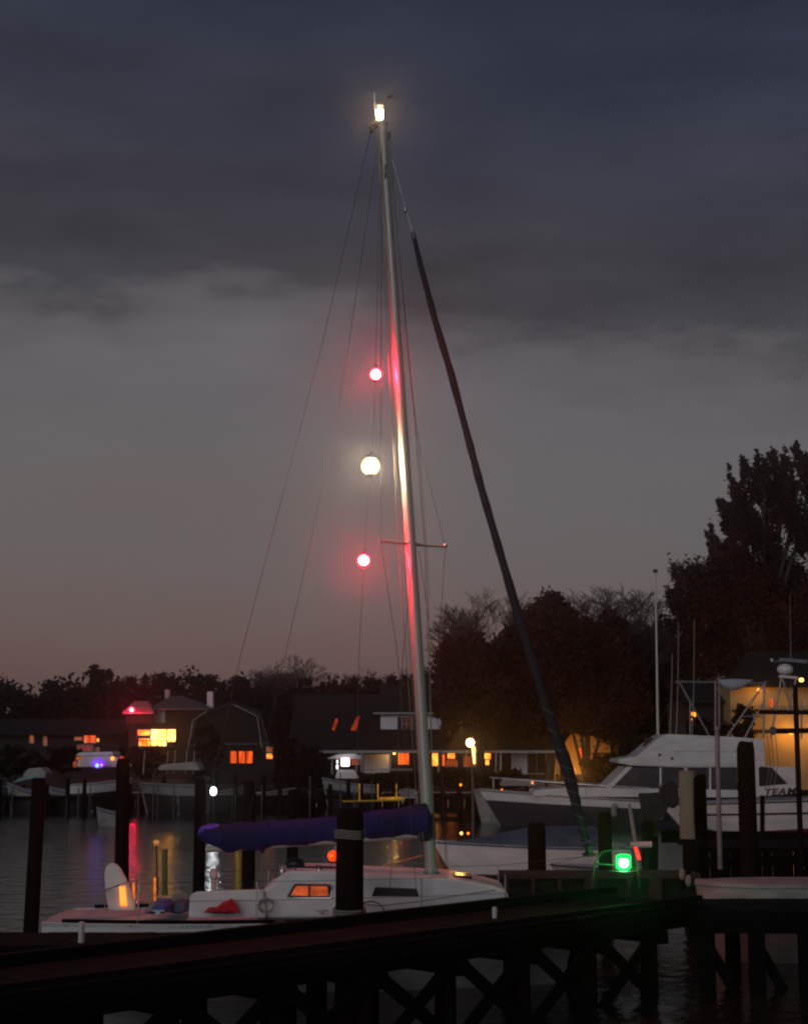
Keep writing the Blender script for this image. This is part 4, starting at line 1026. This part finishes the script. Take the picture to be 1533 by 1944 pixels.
# house 2: gambrel barn-like house
Y2 = 104
h2 = thing('gambrel_house', 'dark green barn roofed house with pale roof edge trim and orange windows', 'house', (PX(435, Y2, 1), Y2 + 4, GZ))
gp = [(357, 1480), (358, 1416), (374, 1362), (395, 1352), (436, 1337), (494, 1356), (510, 1414), (512, 1480)]
part('wall', M().prism([P(x, y if y < 1480 else 1492, Y2) for x, y in gp], (0, 8, 0)), wall_g, h2, sm=0)
for a_, b_ in zip(gp[1:-1], gp[2:-1]):
    part('roof_panel', M().prism([P(*a_, Y2 - .3) + Vector((0, 0, .0)), P(*b_, Y2 - .3), P(*b_, Y2 - .3) + Vector((0, 8.6, 0)), P(*a_, Y2 - .3) + Vector((0, 8.6, 0))], (0, 0, .16)), roofd, h2, sm=0)
    dim = a_[0] < 436
    part('edge_trim', M().bar(P(a_[0], a_[1], Y2 - .34), P(b_[0], b_[1], Y2 - .34), .035, .05), roofg, h2)
part('belt_board', M().bar(P(358, 1414, Y2 - .05), P(511, 1412, Y2 - .05), .08, .1), roofg, h2)
for x in (437, 453, 467): window(h2, x, 1426, x + 12.5, 1449, Y2, E_win_or, 0, 0, wall_d)
window(h2, 508 - 2, 1418, 517, 1428, Y2 - .0, E_win_dim, 0); window(h2, 506, 1431, 517, 1440, Y2, E_win_y, 0)
wallbox(h2, 502, 522, hz(1412, Y2), Y2 + .01, Y2 + 4, wall_d)

# house 3: the long porch house with a white dormer storey
Y3 = 103
h3 = thing('long_porch_house', 'long dark roofed house with white upper storey, porch posts and orange windows', 'house', (PX(780, Y3, 1), Y3 + 4, GZ))
wallbox(h3, 560, 1062, hz(1425, Y3), Y3, Y3 + 10, wall_d)
xa, xb = P(545, 1424, Y3 - 2).x, P(1066, 1424, Y3 - 2).x
ze = hz(1424, Y3 - 2); zr = hz(1318, Y3 + 5)
part('roof', M().add([(xa, Y3 - 2, ze), (xb, Y3 - 2, ze), (xb, Y3 + 5, zr), (xa, Y3 + 5, zr), (xb, Y3 + 12, ze), (xa, Y3 + 12, ze), (xa, Y3 - 2, ze - .15), (xb, Y3 - 2, ze - .15), (xb, Y3 + 12, ze - .15), (xa, Y3 + 12, ze - .15)],
     [(0, 1, 2, 3), (3, 2, 4, 5), (0, 6, 7, 1), (1, 7, 8, 4), (4, 8, 9, 5), (5, 9, 6, 0), (6, 9, 8, 7), (1, 4, 2), (0, 3, 5)]), roofd, h3, sm=0)
part('fascia_board', M().box(((xa + xb) / 2, Y3 - 2.04, ze - .10), (xb - xa, .05, .16)), trim, h3)
def on_roof(px_, py_):
    # where the view of that pixel meets the front roof slope
    lo_, hi_ = Y3 - 2, Y3 + 5
    for _ in range(40):
        m_ = (lo_ + hi_) / 2; p = P(px_, py_, m_); zz = ze + (zr - ze) * (m_ - (Y3 - 2)) / 7
        if p.z > zz: lo_ = m_
        else: hi_ = m_
    return P(px_, py_, (lo_ + hi_) / 2)
nrm = Vector((0, -(zr - ze), 7)).normalized()
for sk_ in ([(630, 1386), (637, 1366), (642, 1368), (635, 1387)], [(666, 1387), (677, 1363), (683, 1362), (676, 1387)]):
    part('skylight', M().prism([on_roof(*q_) + nrm * .01 for q_ in sk_], nrm * .08), E_sky_l, h3, sm=0)
# upper storey
wallbox(h3, 722, 838, hz(1354, Y3 + .5), Y3 + .5, Y3 + 5, wall_w, hz(1395, Y3 + .5), 'upper_wall')
part('upper_roof', M().prism([P(708, 1354, Y3 + .1), P(850, 1354, Y3 + .1), Vector((P(840, 1354, Y3).x, Y3 + 6, hz(1300, Y3 + 6))), Vector((P(720, 1354, Y3).x, Y3 + 6, hz(1300, Y3 + 6)))], (0, 0, -.12)), roofd, h3, sm=0)
part('upper_fascia', M().bar(P(708, 1354, Y3 + .05), P(850, 1354, Y3 + .05), .04, .1), trim, h3)
window(h3, 763, 1361, 780, 1388, Y3 + .5, glassd, 1, 1, trim, True); window(h3, 784, 1361, 800, 1388, Y3 + .5, glassd, 1, 1)
for x, w_ in ((686, 4), (740, 4), (798, 3), (832, 2.5), (941, 3), (950, 3)):
    part('porch_post', M().ppoly(px_rect(x - w_ / 2, 1424, x + w_ / 2, 1466), Y3 - 1.9, Y3 - 1.6), trim, h3)
part('porch_rail', M().bar(P(690, 1461, Y3 - 1.8), P(800, 1461, Y3 - 1.8), .08, .08), trim, h3)
window(h3, 756, 1430, 776, 1451, Y3, E_win_or, 1); window(h3, 819, 1430, 833, 1454, Y3, E_win_y, 0); window(h3, 838, 1432, 844, 1454, Y3, E_win_or, 0)
window(h3, 849, 1430, 863, 1440, Y3, E_win_y, 1); window(h3, 846, 1443, 868, 1455, Y3, E_win_dim, 2); window(h3, 880, 1436, 905, 1455, Y3, E_win_dim, 1)
window(h3, 919, 1430, 931, 1441, Y3, E_win_y, 0); window(h3, 921, 1443, 928, 1452, Y3, E_win_y, 0); window(h3, 665, 1440, 682, 1452, Y3, E_win_dim, 0)
part('pale_wall_panel', M().ppoly(px_rect(970, 1426, 1062, 1470), Y3 - .06, Y3), wall_w, h3, sm=0)
part('pale_wall_panel', M().ppoly(px_rect(690, 1432, 738, 1468), Y3 - .06, Y3), wall_w, h3, sm=0)
window(h3, 1001, 1430, 1035, 1468, Y3 - .06, glassd, 1)
lamp_light(h3, P(748, 1430, Y3 - .6), (1, .5, .15), .6, .06)
porch = part('porch_lamp', M().ball(P(748, 1430, Y3 - .6), .07), E_porch, h3)

# house 4: orange lit gable wall behind the forked tree
Y4 = 106
h4 = thing('amber_gable_house', 'house with an amber lit gable wall behind the forked tree trunks', 'house', (PX(1115, Y4, 1), Y4 + 4, GZ))
part('wall', M().prism([P(x, y, Y4) for x, y in ((1068, 1470), (1068, 1418), (1082, 1391), (1120, 1352), (1150, 1392), (1158, 1418), (1158, 1470))], (0, 8, 0)), wall_o, h4, sm=0)
part('roof_panel', M().prism([P(1060, 1424, Y4 - .4), P(1120, 1348, Y4 - .4), P(1120, 1348, Y4 - .4) + Vector((0, 9, 0)), P(1060, 1424, Y4 - .4) + Vector((0, 9, 0))], (0, 0, .15)), roofd, h4, sm=0)
part('roof_panel', M().prism([P(1120, 1348, Y4 - .4), P(1166, 1424, Y4 - .4), P(1166, 1424, Y4 - .4) + Vector((0, 9, 0)), P(1120, 1348, Y4 - .4) + Vector((0, 9, 0))], (0, 0, .15)), roofd, h4, sm=0)
window(h4, 1098, 1420, 1112, 1440, Y4, E_win_or, 1, 1)
fl = thing('flood_lamp', 'low flood lamp hidden in the shrubs before the amber gable wall', 'lamp', P(1120, 1478, Y4 - 4))
part('lamp_body', M().box(P(1112, 1470, Y4 - 3.6) , (.5, .2, .3)), black, fl)
lamp_light(fl, P(1090, 1462, Y4 - 3.0), (1, .38, .06), 7, .2)
part('lamp_lens', M().box(P(1112, 1468, Y4 - 3.46), (.46, .02, .28)), flame('flood_lens', (1, .4, .08), 5), fl)

# house 5: right edge, big amber lit wall
Y5 = 88.0
h5 = thing('amber_lit_house', 'tall house at right edge with buff wall lit amber by eaves lamps', 'house', (PX(1480, 92, 1), 96, GZ))
Y5 = 92.5
wallbox(h5, 1388, 1640, hz(1300, Y5), Y5, Y5 + 9, wall_o)
wallbox(h5, 1300, 1387.5, hz(1330, Y5 + 2), Y5 + 2, Y5 + 8, wall_d)
part('roof', M().prism([P(1372, 1300, Y5 - .7), P(1660, 1300, Y5 - .7), Vector((PX(1640, Y5 + 5, 8), Y5 + 5, hz(1236, Y5 + 5))), Vector((PX(1420, Y5 + 5, 8), Y5 + 5, hz(1236, Y5 + 5)))], (0, 0, -.15)), roofd, h5, sm=0)
part('roof', M().prism([P(1290, 1331, Y5 + 1.4), P(1388, 1331, Y5 + 1.4), Vector((PX(1388, Y5 + 5, 6), Y5 + 5, hz(1300, Y5 + 5))), Vector((PX(1296, Y5 + 5, 6), Y5 + 5, hz(1300, Y5 + 5)))], (0, 0, -.12)), roofd, h5, sm=0)
part('belt_board', M().bar(P(1388, 1389, Y5 - .06), P(1640, 1389, Y5 - .06), .12, .2), wall_d, h5)
part('belt_board', M().bar(P(1388, 1349, Y5 - .06), P(1640, 1349, Y5 - .06), .12, .12), wall_d, h5)
window(h5, 1460, 1326, 1466, 1342, Y5, E_win_or, 0, 0)
window(h5, 1311, 1352, 1320, 1374, Y5 + 2, E_win_y, 0)
for x, y, q_ in ((1440, 1310, .8), (1500, 1392, 1.8), (1560, 1392, 1.5), (1425, 1392, .25)): lamp_light(h5, P(x, y + 2, Y5 - .9), (1, .42, .06), q_, .06)
for i, (x, y) in enumerate(((1440, 1310), (1500, 1392), (1560, 1392), (1410, 1392))):
    part('eaves_lamp', M().lathe(P(x, y + 3, Y5 - .55), [(.05, 0), (.12, .05), (.12, .12), (.03, .2)], 10), E_eaves, h5)

# radar dome on a bracket, lit from below
rd = thing('radar_arch', 'white radar dome and loudhailer on a metal arch at the right edge', 'radar', P(1490, 1402, 47))
part('dome', M().ball(P(1489, 1271, 47), (.24, .24, .17), 16, 10), gel, rd)
part('scanner_bar', M().bar(P(1478, 1252, 47), P(1530, 1256, 47), .1, .10), mat('dim_grey_bar', (.2, .22, .26), .5), rd)
part('dome_bracket', M().bar(P(1478, 1284, 47), P(1512, 1287, 47), .2, .07), gel, rd)
part('anchor_lamp', M().ball(P(1464, 1253, 47), .05), gel, rd)
for a_, b_ in (((1482, 1286), (1462, 1402)), ((1484, 1288), (1502, 1350)), ((1510, 1288), (1494, 1350)), ((1520, 1330), (1520, 1402)), ((1464, 1255), (1480, 1256))):
    part('arch_tube', M().tube([P(*a_, 47), P(*b_, 47)], .03, 8), galv, rd)
part('whip_antenna', M().tube([P(1500, 1254, 47), P(1498, 1130, 47)], [.010, .005], 5), gel_grey, rd)
part('bracket_lamp', M().lathe(P(1520, 1294, 47.3), [(.03, 0), (.06, .03), (.06, .08), (.02, .1)], 10), emit('bracket_glow', (1, .5, .06), 10), rd)

# ------------------------------------------------------------------ trees
def leaf_mesh(clumps, n, size, seed=0, fill=.55, elong=1.0):
    """clumps: (centre Vector, (rx, ry, rz), lean) -> small leaf-sized quads spread through sub clumps"""
    rg = np.random.default_rng(seed)
    vol = np.array([c[1][0] * c[1][2] for c in clumps]); vol = vol / vol.sum()
    allp = []
    for (c_, r_, lean), v_ in zip(clumps, vol):
        k = max(30, int(n * v_)); ns = max(7, int(k / 42))
        d = rg.normal(size=(ns, 3)); d /= np.linalg.norm(d, axis=1)[:, None]
        rad = rg.uniform(.25, 1.0, ns) ** .6
        cen = d * rad[:, None] * np.array(r_)
        idx = rg.integers(0, ns, k)
        sr = min(r_) * rg.uniform(.13, .34, ns)
        off = rg.normal(size=(k, 3)) * sr[idx][:, None] * np.array([.75, .75, .75 * elong])
        p = cen[idx] + off
        p[:, 0] += lean * p[:, 2]
        allp.append(p + np.array(c_))
    p = np.concatenate(allp); k = len(p)
    a = rg.normal(size=(k, 3)); a /= np.linalg.norm(a, axis=1)[:, None]
    b_ = np.cross(a, rg.normal(size=(k, 3))); b_ /= np.linalg.norm(b_, axis=1)[:, None]
    s_ = size * rg.uniform(.6, 1.3, k)[:, None]
    v = np.stack([p - a * s_, p + b_ * s_ * .55, p + a * s_, p - b_ * s_ * .55], 1).reshape(-1, 3)
    return v, k
def crown_part(name, clumps, n, size, m_, parent, seed=0, elong=1.0):
    v, k = leaf_mesh(clumps, n, size, seed, elong=elong)
    v = v - np.array(wloc(parent))
    me = bpy.data.meshes.new(name)
    me.vertices.add(k * 4); me.vertices.foreach_set('co', v.astype(np.float32).ravel())
    me.loops.add(k * 4); me.loops.foreach_set('vertex_index', np.arange(k * 4, dtype=np.int32))
    me.polygons.add(k); me.polygons.foreach_set('loop_start', np.arange(0, k * 4, 4, dtype=np.int32)); me.polygons.foreach_set('loop_total', np.full(k, 4, dtype=np.int32))
    me.update(); me.validate()
    me.materials.append(m_)
    o = bpy.data.objects.new(name, me); C.objects.link(o); o.parent = parent; return o
def limbs(mm, start, targets, r0, rg):
    for tg in targets:
        mid = start.lerp(tg, .5) + Vector((rg.uniform(-.4, .4), rg.uniform(-.4, .4), rg.uniform(0, .5)))
        mm.tube([start, mid, tg], [r0, r0 * .6, r0 * .18], 6)
def leafy(label, Y, lobes, m_, n, size, trunk_px, trunk_r=.22, group=None, seed=1, name='leafy_tree', lean=0, depth=1.0, elong=1.0):
    rg = random.Random(seed)
    base = Vector((PX(trunk_px, Y, 1), Y, GZ - .1))
    t_ = thing(name, label, 'tree', base, group)
    cl = []
    for lb in lobes:
        x, y, rx, rz_ = lb[:4]; ln = lb[4] if len(lb) > 4 else lean
        c_ = P(x, y, Y + rg.uniform(-1, 1)); cl.append((c_, (rx * mpp(Y), rx * mpp(Y) * depth, rz_ * mpp(Y)), ln))
    crown_part('crown', cl, n, size, m_, t_, seed, elong)
    tops = [c[0] for c in cl]; zt = sum(p.z for p in tops) / len(tops)
    mid = Vector((base.x + .3, Y, base.z + (zt - base.z) * .45))
    mm = M().tube([base, base.lerp(mid, .5) + Vector((.1, 0, 0)), mid], [trunk_r, trunk_r * .8, trunk_r * .6], 8)
    limbs(mm, mid, tops, trunk_r * .5, rg)
    part('trunk', mm, bark, t_)
    return t_
def bare(label, Y, trunk_px, top_y, spread, seed=1, base_y=None, group=None, levels=6, fan=.55, rr=.2):
    rg = random.Random(seed)
    base = Vector((PX(trunk_px, Y, 1), Y, GZ - .1)); Ht = hz(top_y, Y) - base.z
    t_ = thing('bare_tree', label, 'tree', base, group)
    mm = M(); tw_ = M(); sc_ = spread
    def grow(p, d, ln, r_, lv):
        q = p + d * ln; md = p.lerp(q, .5) + Vector((rg.uniform(-1, 1), rg.uniform(-1, 1), 0)) * ln * .06
        (mm if lv > levels - 3 else tw_).tube([p, md, q], [r_, r_ * .8, max(.017, r_ * .6)], 5 if lv > 3 else 3)
        if lv == 0: return
        for _ in range(3 if lv < levels - 1 else 4):
            dd = (d + Vector((rg.uniform(-1, 1), rg.uniform(-1, 1), rg.uniform(-.25, .55))) * fan).normalized()
            dd.x *= sc_; dd.normalize()
            grow(q, dd, ln * rg.uniform(.62, .84), max(.019, r_ * .58), lv - 1)
    grow(base, Vector((0, 0, 1)), Ht * .30, rr, levels)
    # scale so the top sits where the tree ends
    zt = max(max(v[2] for v in tw_.v), max(v[2] for v in mm.v)); k = Ht / (zt - base.z)
    for m2 in (mm, tw_): m2.v = [(base.x + (a - base.x) * k, base.y + (b_ - base.y) * k, base.z + (c_ - base.z) * k) for a, b_, c_ in m2.v]
    part('trunk', mm, bark, t_); part('twigs', tw_, twig, t_, sm=0)
    return t_

# rear row, left to right
T = [
 ('round dark tree at the left edge behind the low house', 128, [(-20, 1330, 48, 55), (20, 1345, 42, 50)], leaf_brown, 10),
 ('low dark tree in the dip beside the left edge tree', 134, [(62, 1358, 36, 42), (90, 1345, 34, 45)], leaf_dark, 76),
 ('broad dark tree left of the tall pointed evergreen', 130, [(120, 1340, 46, 50), (150, 1350, 30, 50)], leaf_brown, 125),
 ('tall blunt topped evergreen rising above the left tree row', 126, [(190, 1300, 26, 36), (192, 1340, 40, 60), (182, 1275, 14, 14), (208, 1281, 14, 14)], leaf_dark, 192),
 ('dark tree directly behind the red lit lower roof', 132, [(242, 1325, 34, 42), (232, 1345, 30, 55)], leaf_brown, 240),
 ('dark tree behind the chimney of the hip roof house', 136, [(292, 1320, 36, 40), (318, 1316, 22, 30)], leaf_dark, 295),
 ('dark tree behind the right end of the hip roof', 134, [(360, 1322, 44, 40), (395, 1318, 30, 42)], leaf_brown, 365),
 ('dark shrubby tree behind the gambrel house', 130, [(430, 1330, 44, 44), (470, 1330, 40, 40)], leaf_brown, 445),
 ('dark pointed evergreen right of the gambrel house', 118, [(578, 1322, 16, 34), (576, 1355, 28, 50), (540, 1370, 30, 60)], leaf_dark, 575),
 ('dark tree above the left end of the long roof', 128, [(620, 1328, 36, 34), (650, 1330, 32, 32)], leaf_brown, 635),
 ('low dark tree behind the long roof centre', 130, [(700, 1322, 34, 32), (670, 1316, 20, 24)], leaf_dark, 700),
 ('dark tree behind the white upper storey', 132, [(760, 1318, 36, 36), (800, 1316, 36, 38)], leaf_brown, 770),
]
for i, (lb, Y, lobes, m_, tx) in enumerate(T):
    leafy(lb, Y, lobes + [(tx, 1400, 46, 40)], m_, 3600, .24, tx, seed=20 + i)
bare('large bare crowned tree rising over the gambrel house', 136, 505, 1242, 1.25, seed=33, levels=7, fan=.72)
bare('bare tree with open twigs left of the large bare crown', 140, 448, 1254, 1.15, seed=5, levels=7, fan=.72)
bare('bare tree with open twigs right of the large bare crown', 138, 562, 1252, 1.15, seed=35, levels=7, fan=.72)
bare('slender bare tree behind the skylights', 138, 680, 1262, 1.1, seed=8, levels=6, fan=.6)
bare('small bare tree just left of the mast', 136, 755, 1266, 1.2, seed=9, levels=6, fan=.65)
bare('bare tree at far left between the dark crowns', 142, 112, 1296, 1.1, seed=10, levels=5, fan=.6)
# big russet tree group in the middle right
leafy('broad russet tree nearest the mast, left of the street lamp', 100, [(880, 1262, 52, 50), (862, 1228, 22, 20), (900, 1245, 50, 40), (870, 1310, 48, 60), (930, 1320, 50, 70), (850, 1340, 26, 60)], leaf_red, 22000, .17, 905, .3, seed=51, name='russet_tree')
leafy('tallest russet tree whose crown the furled headsail crosses', 102, [(1048, 1150, 30, 24), (1036, 1185, 40, 34), (1088, 1205, 44, 34), (1076, 1168, 20, 16), (1050, 1255, 86, 60), (978, 1222, 36, 34), (962, 1262, 40, 40), (1000, 1330, 70, 60), (1080, 1325, 76, 40)], leaf_red, 40000, .17, 1040, .4, seed=52, name='russet_tree')
leafy('russet tree with jagged right side beside the distant mast', 104, [(1150, 1178, 22, 18), (1170, 1190, 18, 24), (1140, 1215, 26, 24), (1165, 1260, 48, 60), (1190, 1320, 40, 60), (1160, 1330, 50, 40), (1200, 1290, 22, 40)], leaf_red, 24000, .17, 1165, .3, seed=53, name='russet_tree')
bare('bare tree fanning out above the left of the russet crowns', 112, 948, 1122, 1.0, seed=14, levels=7, fan=.7, rr=.24)
bare('bare tree showing above the right of the russet crowns', 114, 1120, 1100, 1.3, seed=25, levels=7, fan=.75, rr=.24)
bare('pale bare tree in the gap behind the distant mast', 110, 1245, 1150, 1.1, seed=16, levels=7, fan=.6, rr=.2)
leafy('dim brown tree in the gap behind the distant mast', 116, [(1225, 1250, 36, 60), (1262, 1240, 34, 70), (1240, 1330, 50, 60)], leaf_brown, 9000, .22, 1240, .2, seed=55)
# forked trunks before the amber wall
fk = thing('forked_tree', 'small tree with several splayed dark trunks before the amber gable', 'tree', P(1112, 1482, 100))
for i, pts in enumerate(([(1106, 1462), (1097, 1430), (1088, 1395), (1080, 1360)], [(1110, 1462), (1106, 1425), (1103, 1390), (1098, 1355)], [(1114, 1462), (1118, 1425), (1116, 1390), (1122, 1350)], [(1116, 1464), (1128, 1436), (1136, 1405), (1136, 1360)], [(1112, 1466), (1112, 1425), (1112, 1380), (1110, 1350)])):
    mm = M().tube([P(112 * 10 - 8, 1484, 100)] + [P(x, y, 100) for x, y in pts], [.16, .14, .11, .09, .05], 7)
    part('trunk', mm, bark, fk)
crown_part('crown', [(P(1105, 1362, 100), (1.9, 1.6, .9), 0), (P(1160, 1375, 100), (1.4, 1.2, 1.1), 0)], 6000, .16, leaf_red, fk, 77)
# right-hand flame-like evergreen: clumps lean up to the left
bl2 = []
tips = [(1300, 1090, 30, 40), (1335, 1083, 26, 40), (1290, 1140, 26, 50), (1355, 1028, 16, 50), (1372, 1060, 26, 60), (1378, 965, 13, 46), (1392, 1000, 24, 60), (1398, 920, 16, 55), (1418, 895, 17, 46), (1410, 960, 26, 60),
        (1445, 885, 15, 48), (1450, 930, 24, 55), (1468, 872, 14, 44), (1490, 872, 13, 46), (1480, 920, 28, 55), (1520, 868, 17, 46), (1540, 900, 30, 60), (1505, 975, 26, 60), (1450, 1010, 30, 60), (1400, 1060, 34, 60),
        (1440, 1100, 40, 60), (1500, 1090, 40, 60), (1350, 1120, 46, 50), (1560, 1000, 40, 90)]
for x, y, rx, rz_ in tips: bl2.append((x + 4, y + rz_ * .35, rx, rz_, -.30))
bl2 += [(1340, 1190, 54, 50), (1420, 1180, 60, 60), (1500, 1180, 60, 60), (1320, 1250, 46, 50), (1400, 1250, 60, 50), (1480, 1240, 60, 50), (1570, 1200, 60, 100), (1300, 1310, 30, 40)]
leafy('huge russet tree with upswept flame shaped boughs at right edge', 104, bl2, leaf_red, 105000, .14, 1440, .5, seed=61, name='upswept_tree', depth=.8, elong=1.9)
# shrubs before the houses
for i, (x, y, w_, h_, lb) in enumerate(((20, 1440, 60, 22, 'dark hedge clump before the low left house'), (120, 1436, 40, 16, 'dark shrub left of the lit cruiser'), (275, 1438, 50, 20, 'dark shrub below the dazzling yellow room'), (395, 1425, 24, 50, 'tall dark shrub against the left of the gambrel house'),
        (545, 1440, 30, 46, 'tall dark shrub between gambrel and porch house'), (600, 1470, 32, 34, 'round shrub left of the glowing screen'), (585, 1446, 30, 26, 'upper shrub at the left end of the porch'), (735, 1484, 46, 18, 'low shrubs before the porch posts'), (790, 1476, 40, 14, 'low shrub just left of the mast'), (860, 1478, 50, 16, 'low hedge between mast and street lamp'),
        (960, 1480, 40, 18, 'low hedge right of the street lamp'), (1150, 1455, 46, 24, 'dark shrubs right of the forked tree'), (1220, 1430, 40, 40, 'dark shrubs left of the flybridge'), (1335, 1385, 50, 22, 'dark shrubs above the flybridge'), (1410, 1370, 20, 40, 'dark shrub left of the amber lit house wall'))):
    Y = 97.5 if x < 1100 else 90
    base = P(x, y + h_, Y); base.z = max(GZ - .1, min(base.z, 1.5))
    s_ = thing('garden_shrub', lb, 'shrub', Vector((base.x, Y, GZ - .05)))
    c_ = P(x, y, Y); zc = (c_.z + h_ * mpp(Y) + GZ) / 2
    crown_part('foliage', [(c_, (w_ * mpp(Y), 1.0, h_ * mpp(Y)), 0), (Vector((c_.x, Y, max(GZ + .4, c_.z - h_ * mpp(Y)))), (w_ * mpp(Y), 1.0, h_ * mpp(Y) * .8), 0)], 2600, .12, leaf_dark if i % 2 else leaf_brown, s_, 90 + i)
    part('stem', M().tube([Vector((c_.x, Y, GZ - .05)), c_], [.09, .04], 6).tube([Vector((c_.x, Y, GZ)), c_ + Vector((w_ * mpp(Y) * .5, 0, 0))], [.06, .02], 5), bark, s_)
# far treeline wood beyond
fw = []
for i in range(60):
    px_ = -700 + 50 * i
    fw.append((P(px_, 1385, 190) + Vector((0, random.uniform(0, 12), 0)), (3.2, 3, random.uniform(3.5, 5.0)), 0))
far = bpy.data.objects.new('far_wood', None)
C.objects.link(far)
far_o = crown_part('far_wood', fw, 60 * 900, .5, leaf_dark, far, 99)
far_o.parent = None; bpy.data.objects.remove(far); far_o.name = 'far_wood'; far_o['kind'] = 'stuff'; far_o['label'] = 'dark far-off wood closing the view behind the houses'

# ------------------------------------------------------------------ thin haze added over the harbour to give the lamps halos
hm_ = bpy.data.materials.new('halo_haze'); hm_.use_nodes = True
t = hm_.node_tree; t.nodes.clear()
pv = N('ShaderNodeVolumePrincipled', t); pv.inputs['Color'].default_value = (.9, .9, .92, 1); pv.inputs['Density'].default_value = .0010; pv.inputs['Anisotropy'].default_value = .965
om = N('ShaderNodeOutputMaterial', t); t.links.new(pv.outputs[0], om.inputs['Volume'])
hm_.cycles.volume_sampling = 'EQUIANGULAR'
hz_o = part('haze', M().box((0, 430, 13), (1500, 1200, 29)), hm_, sm=0)
kind(hz_o, 'stuff')
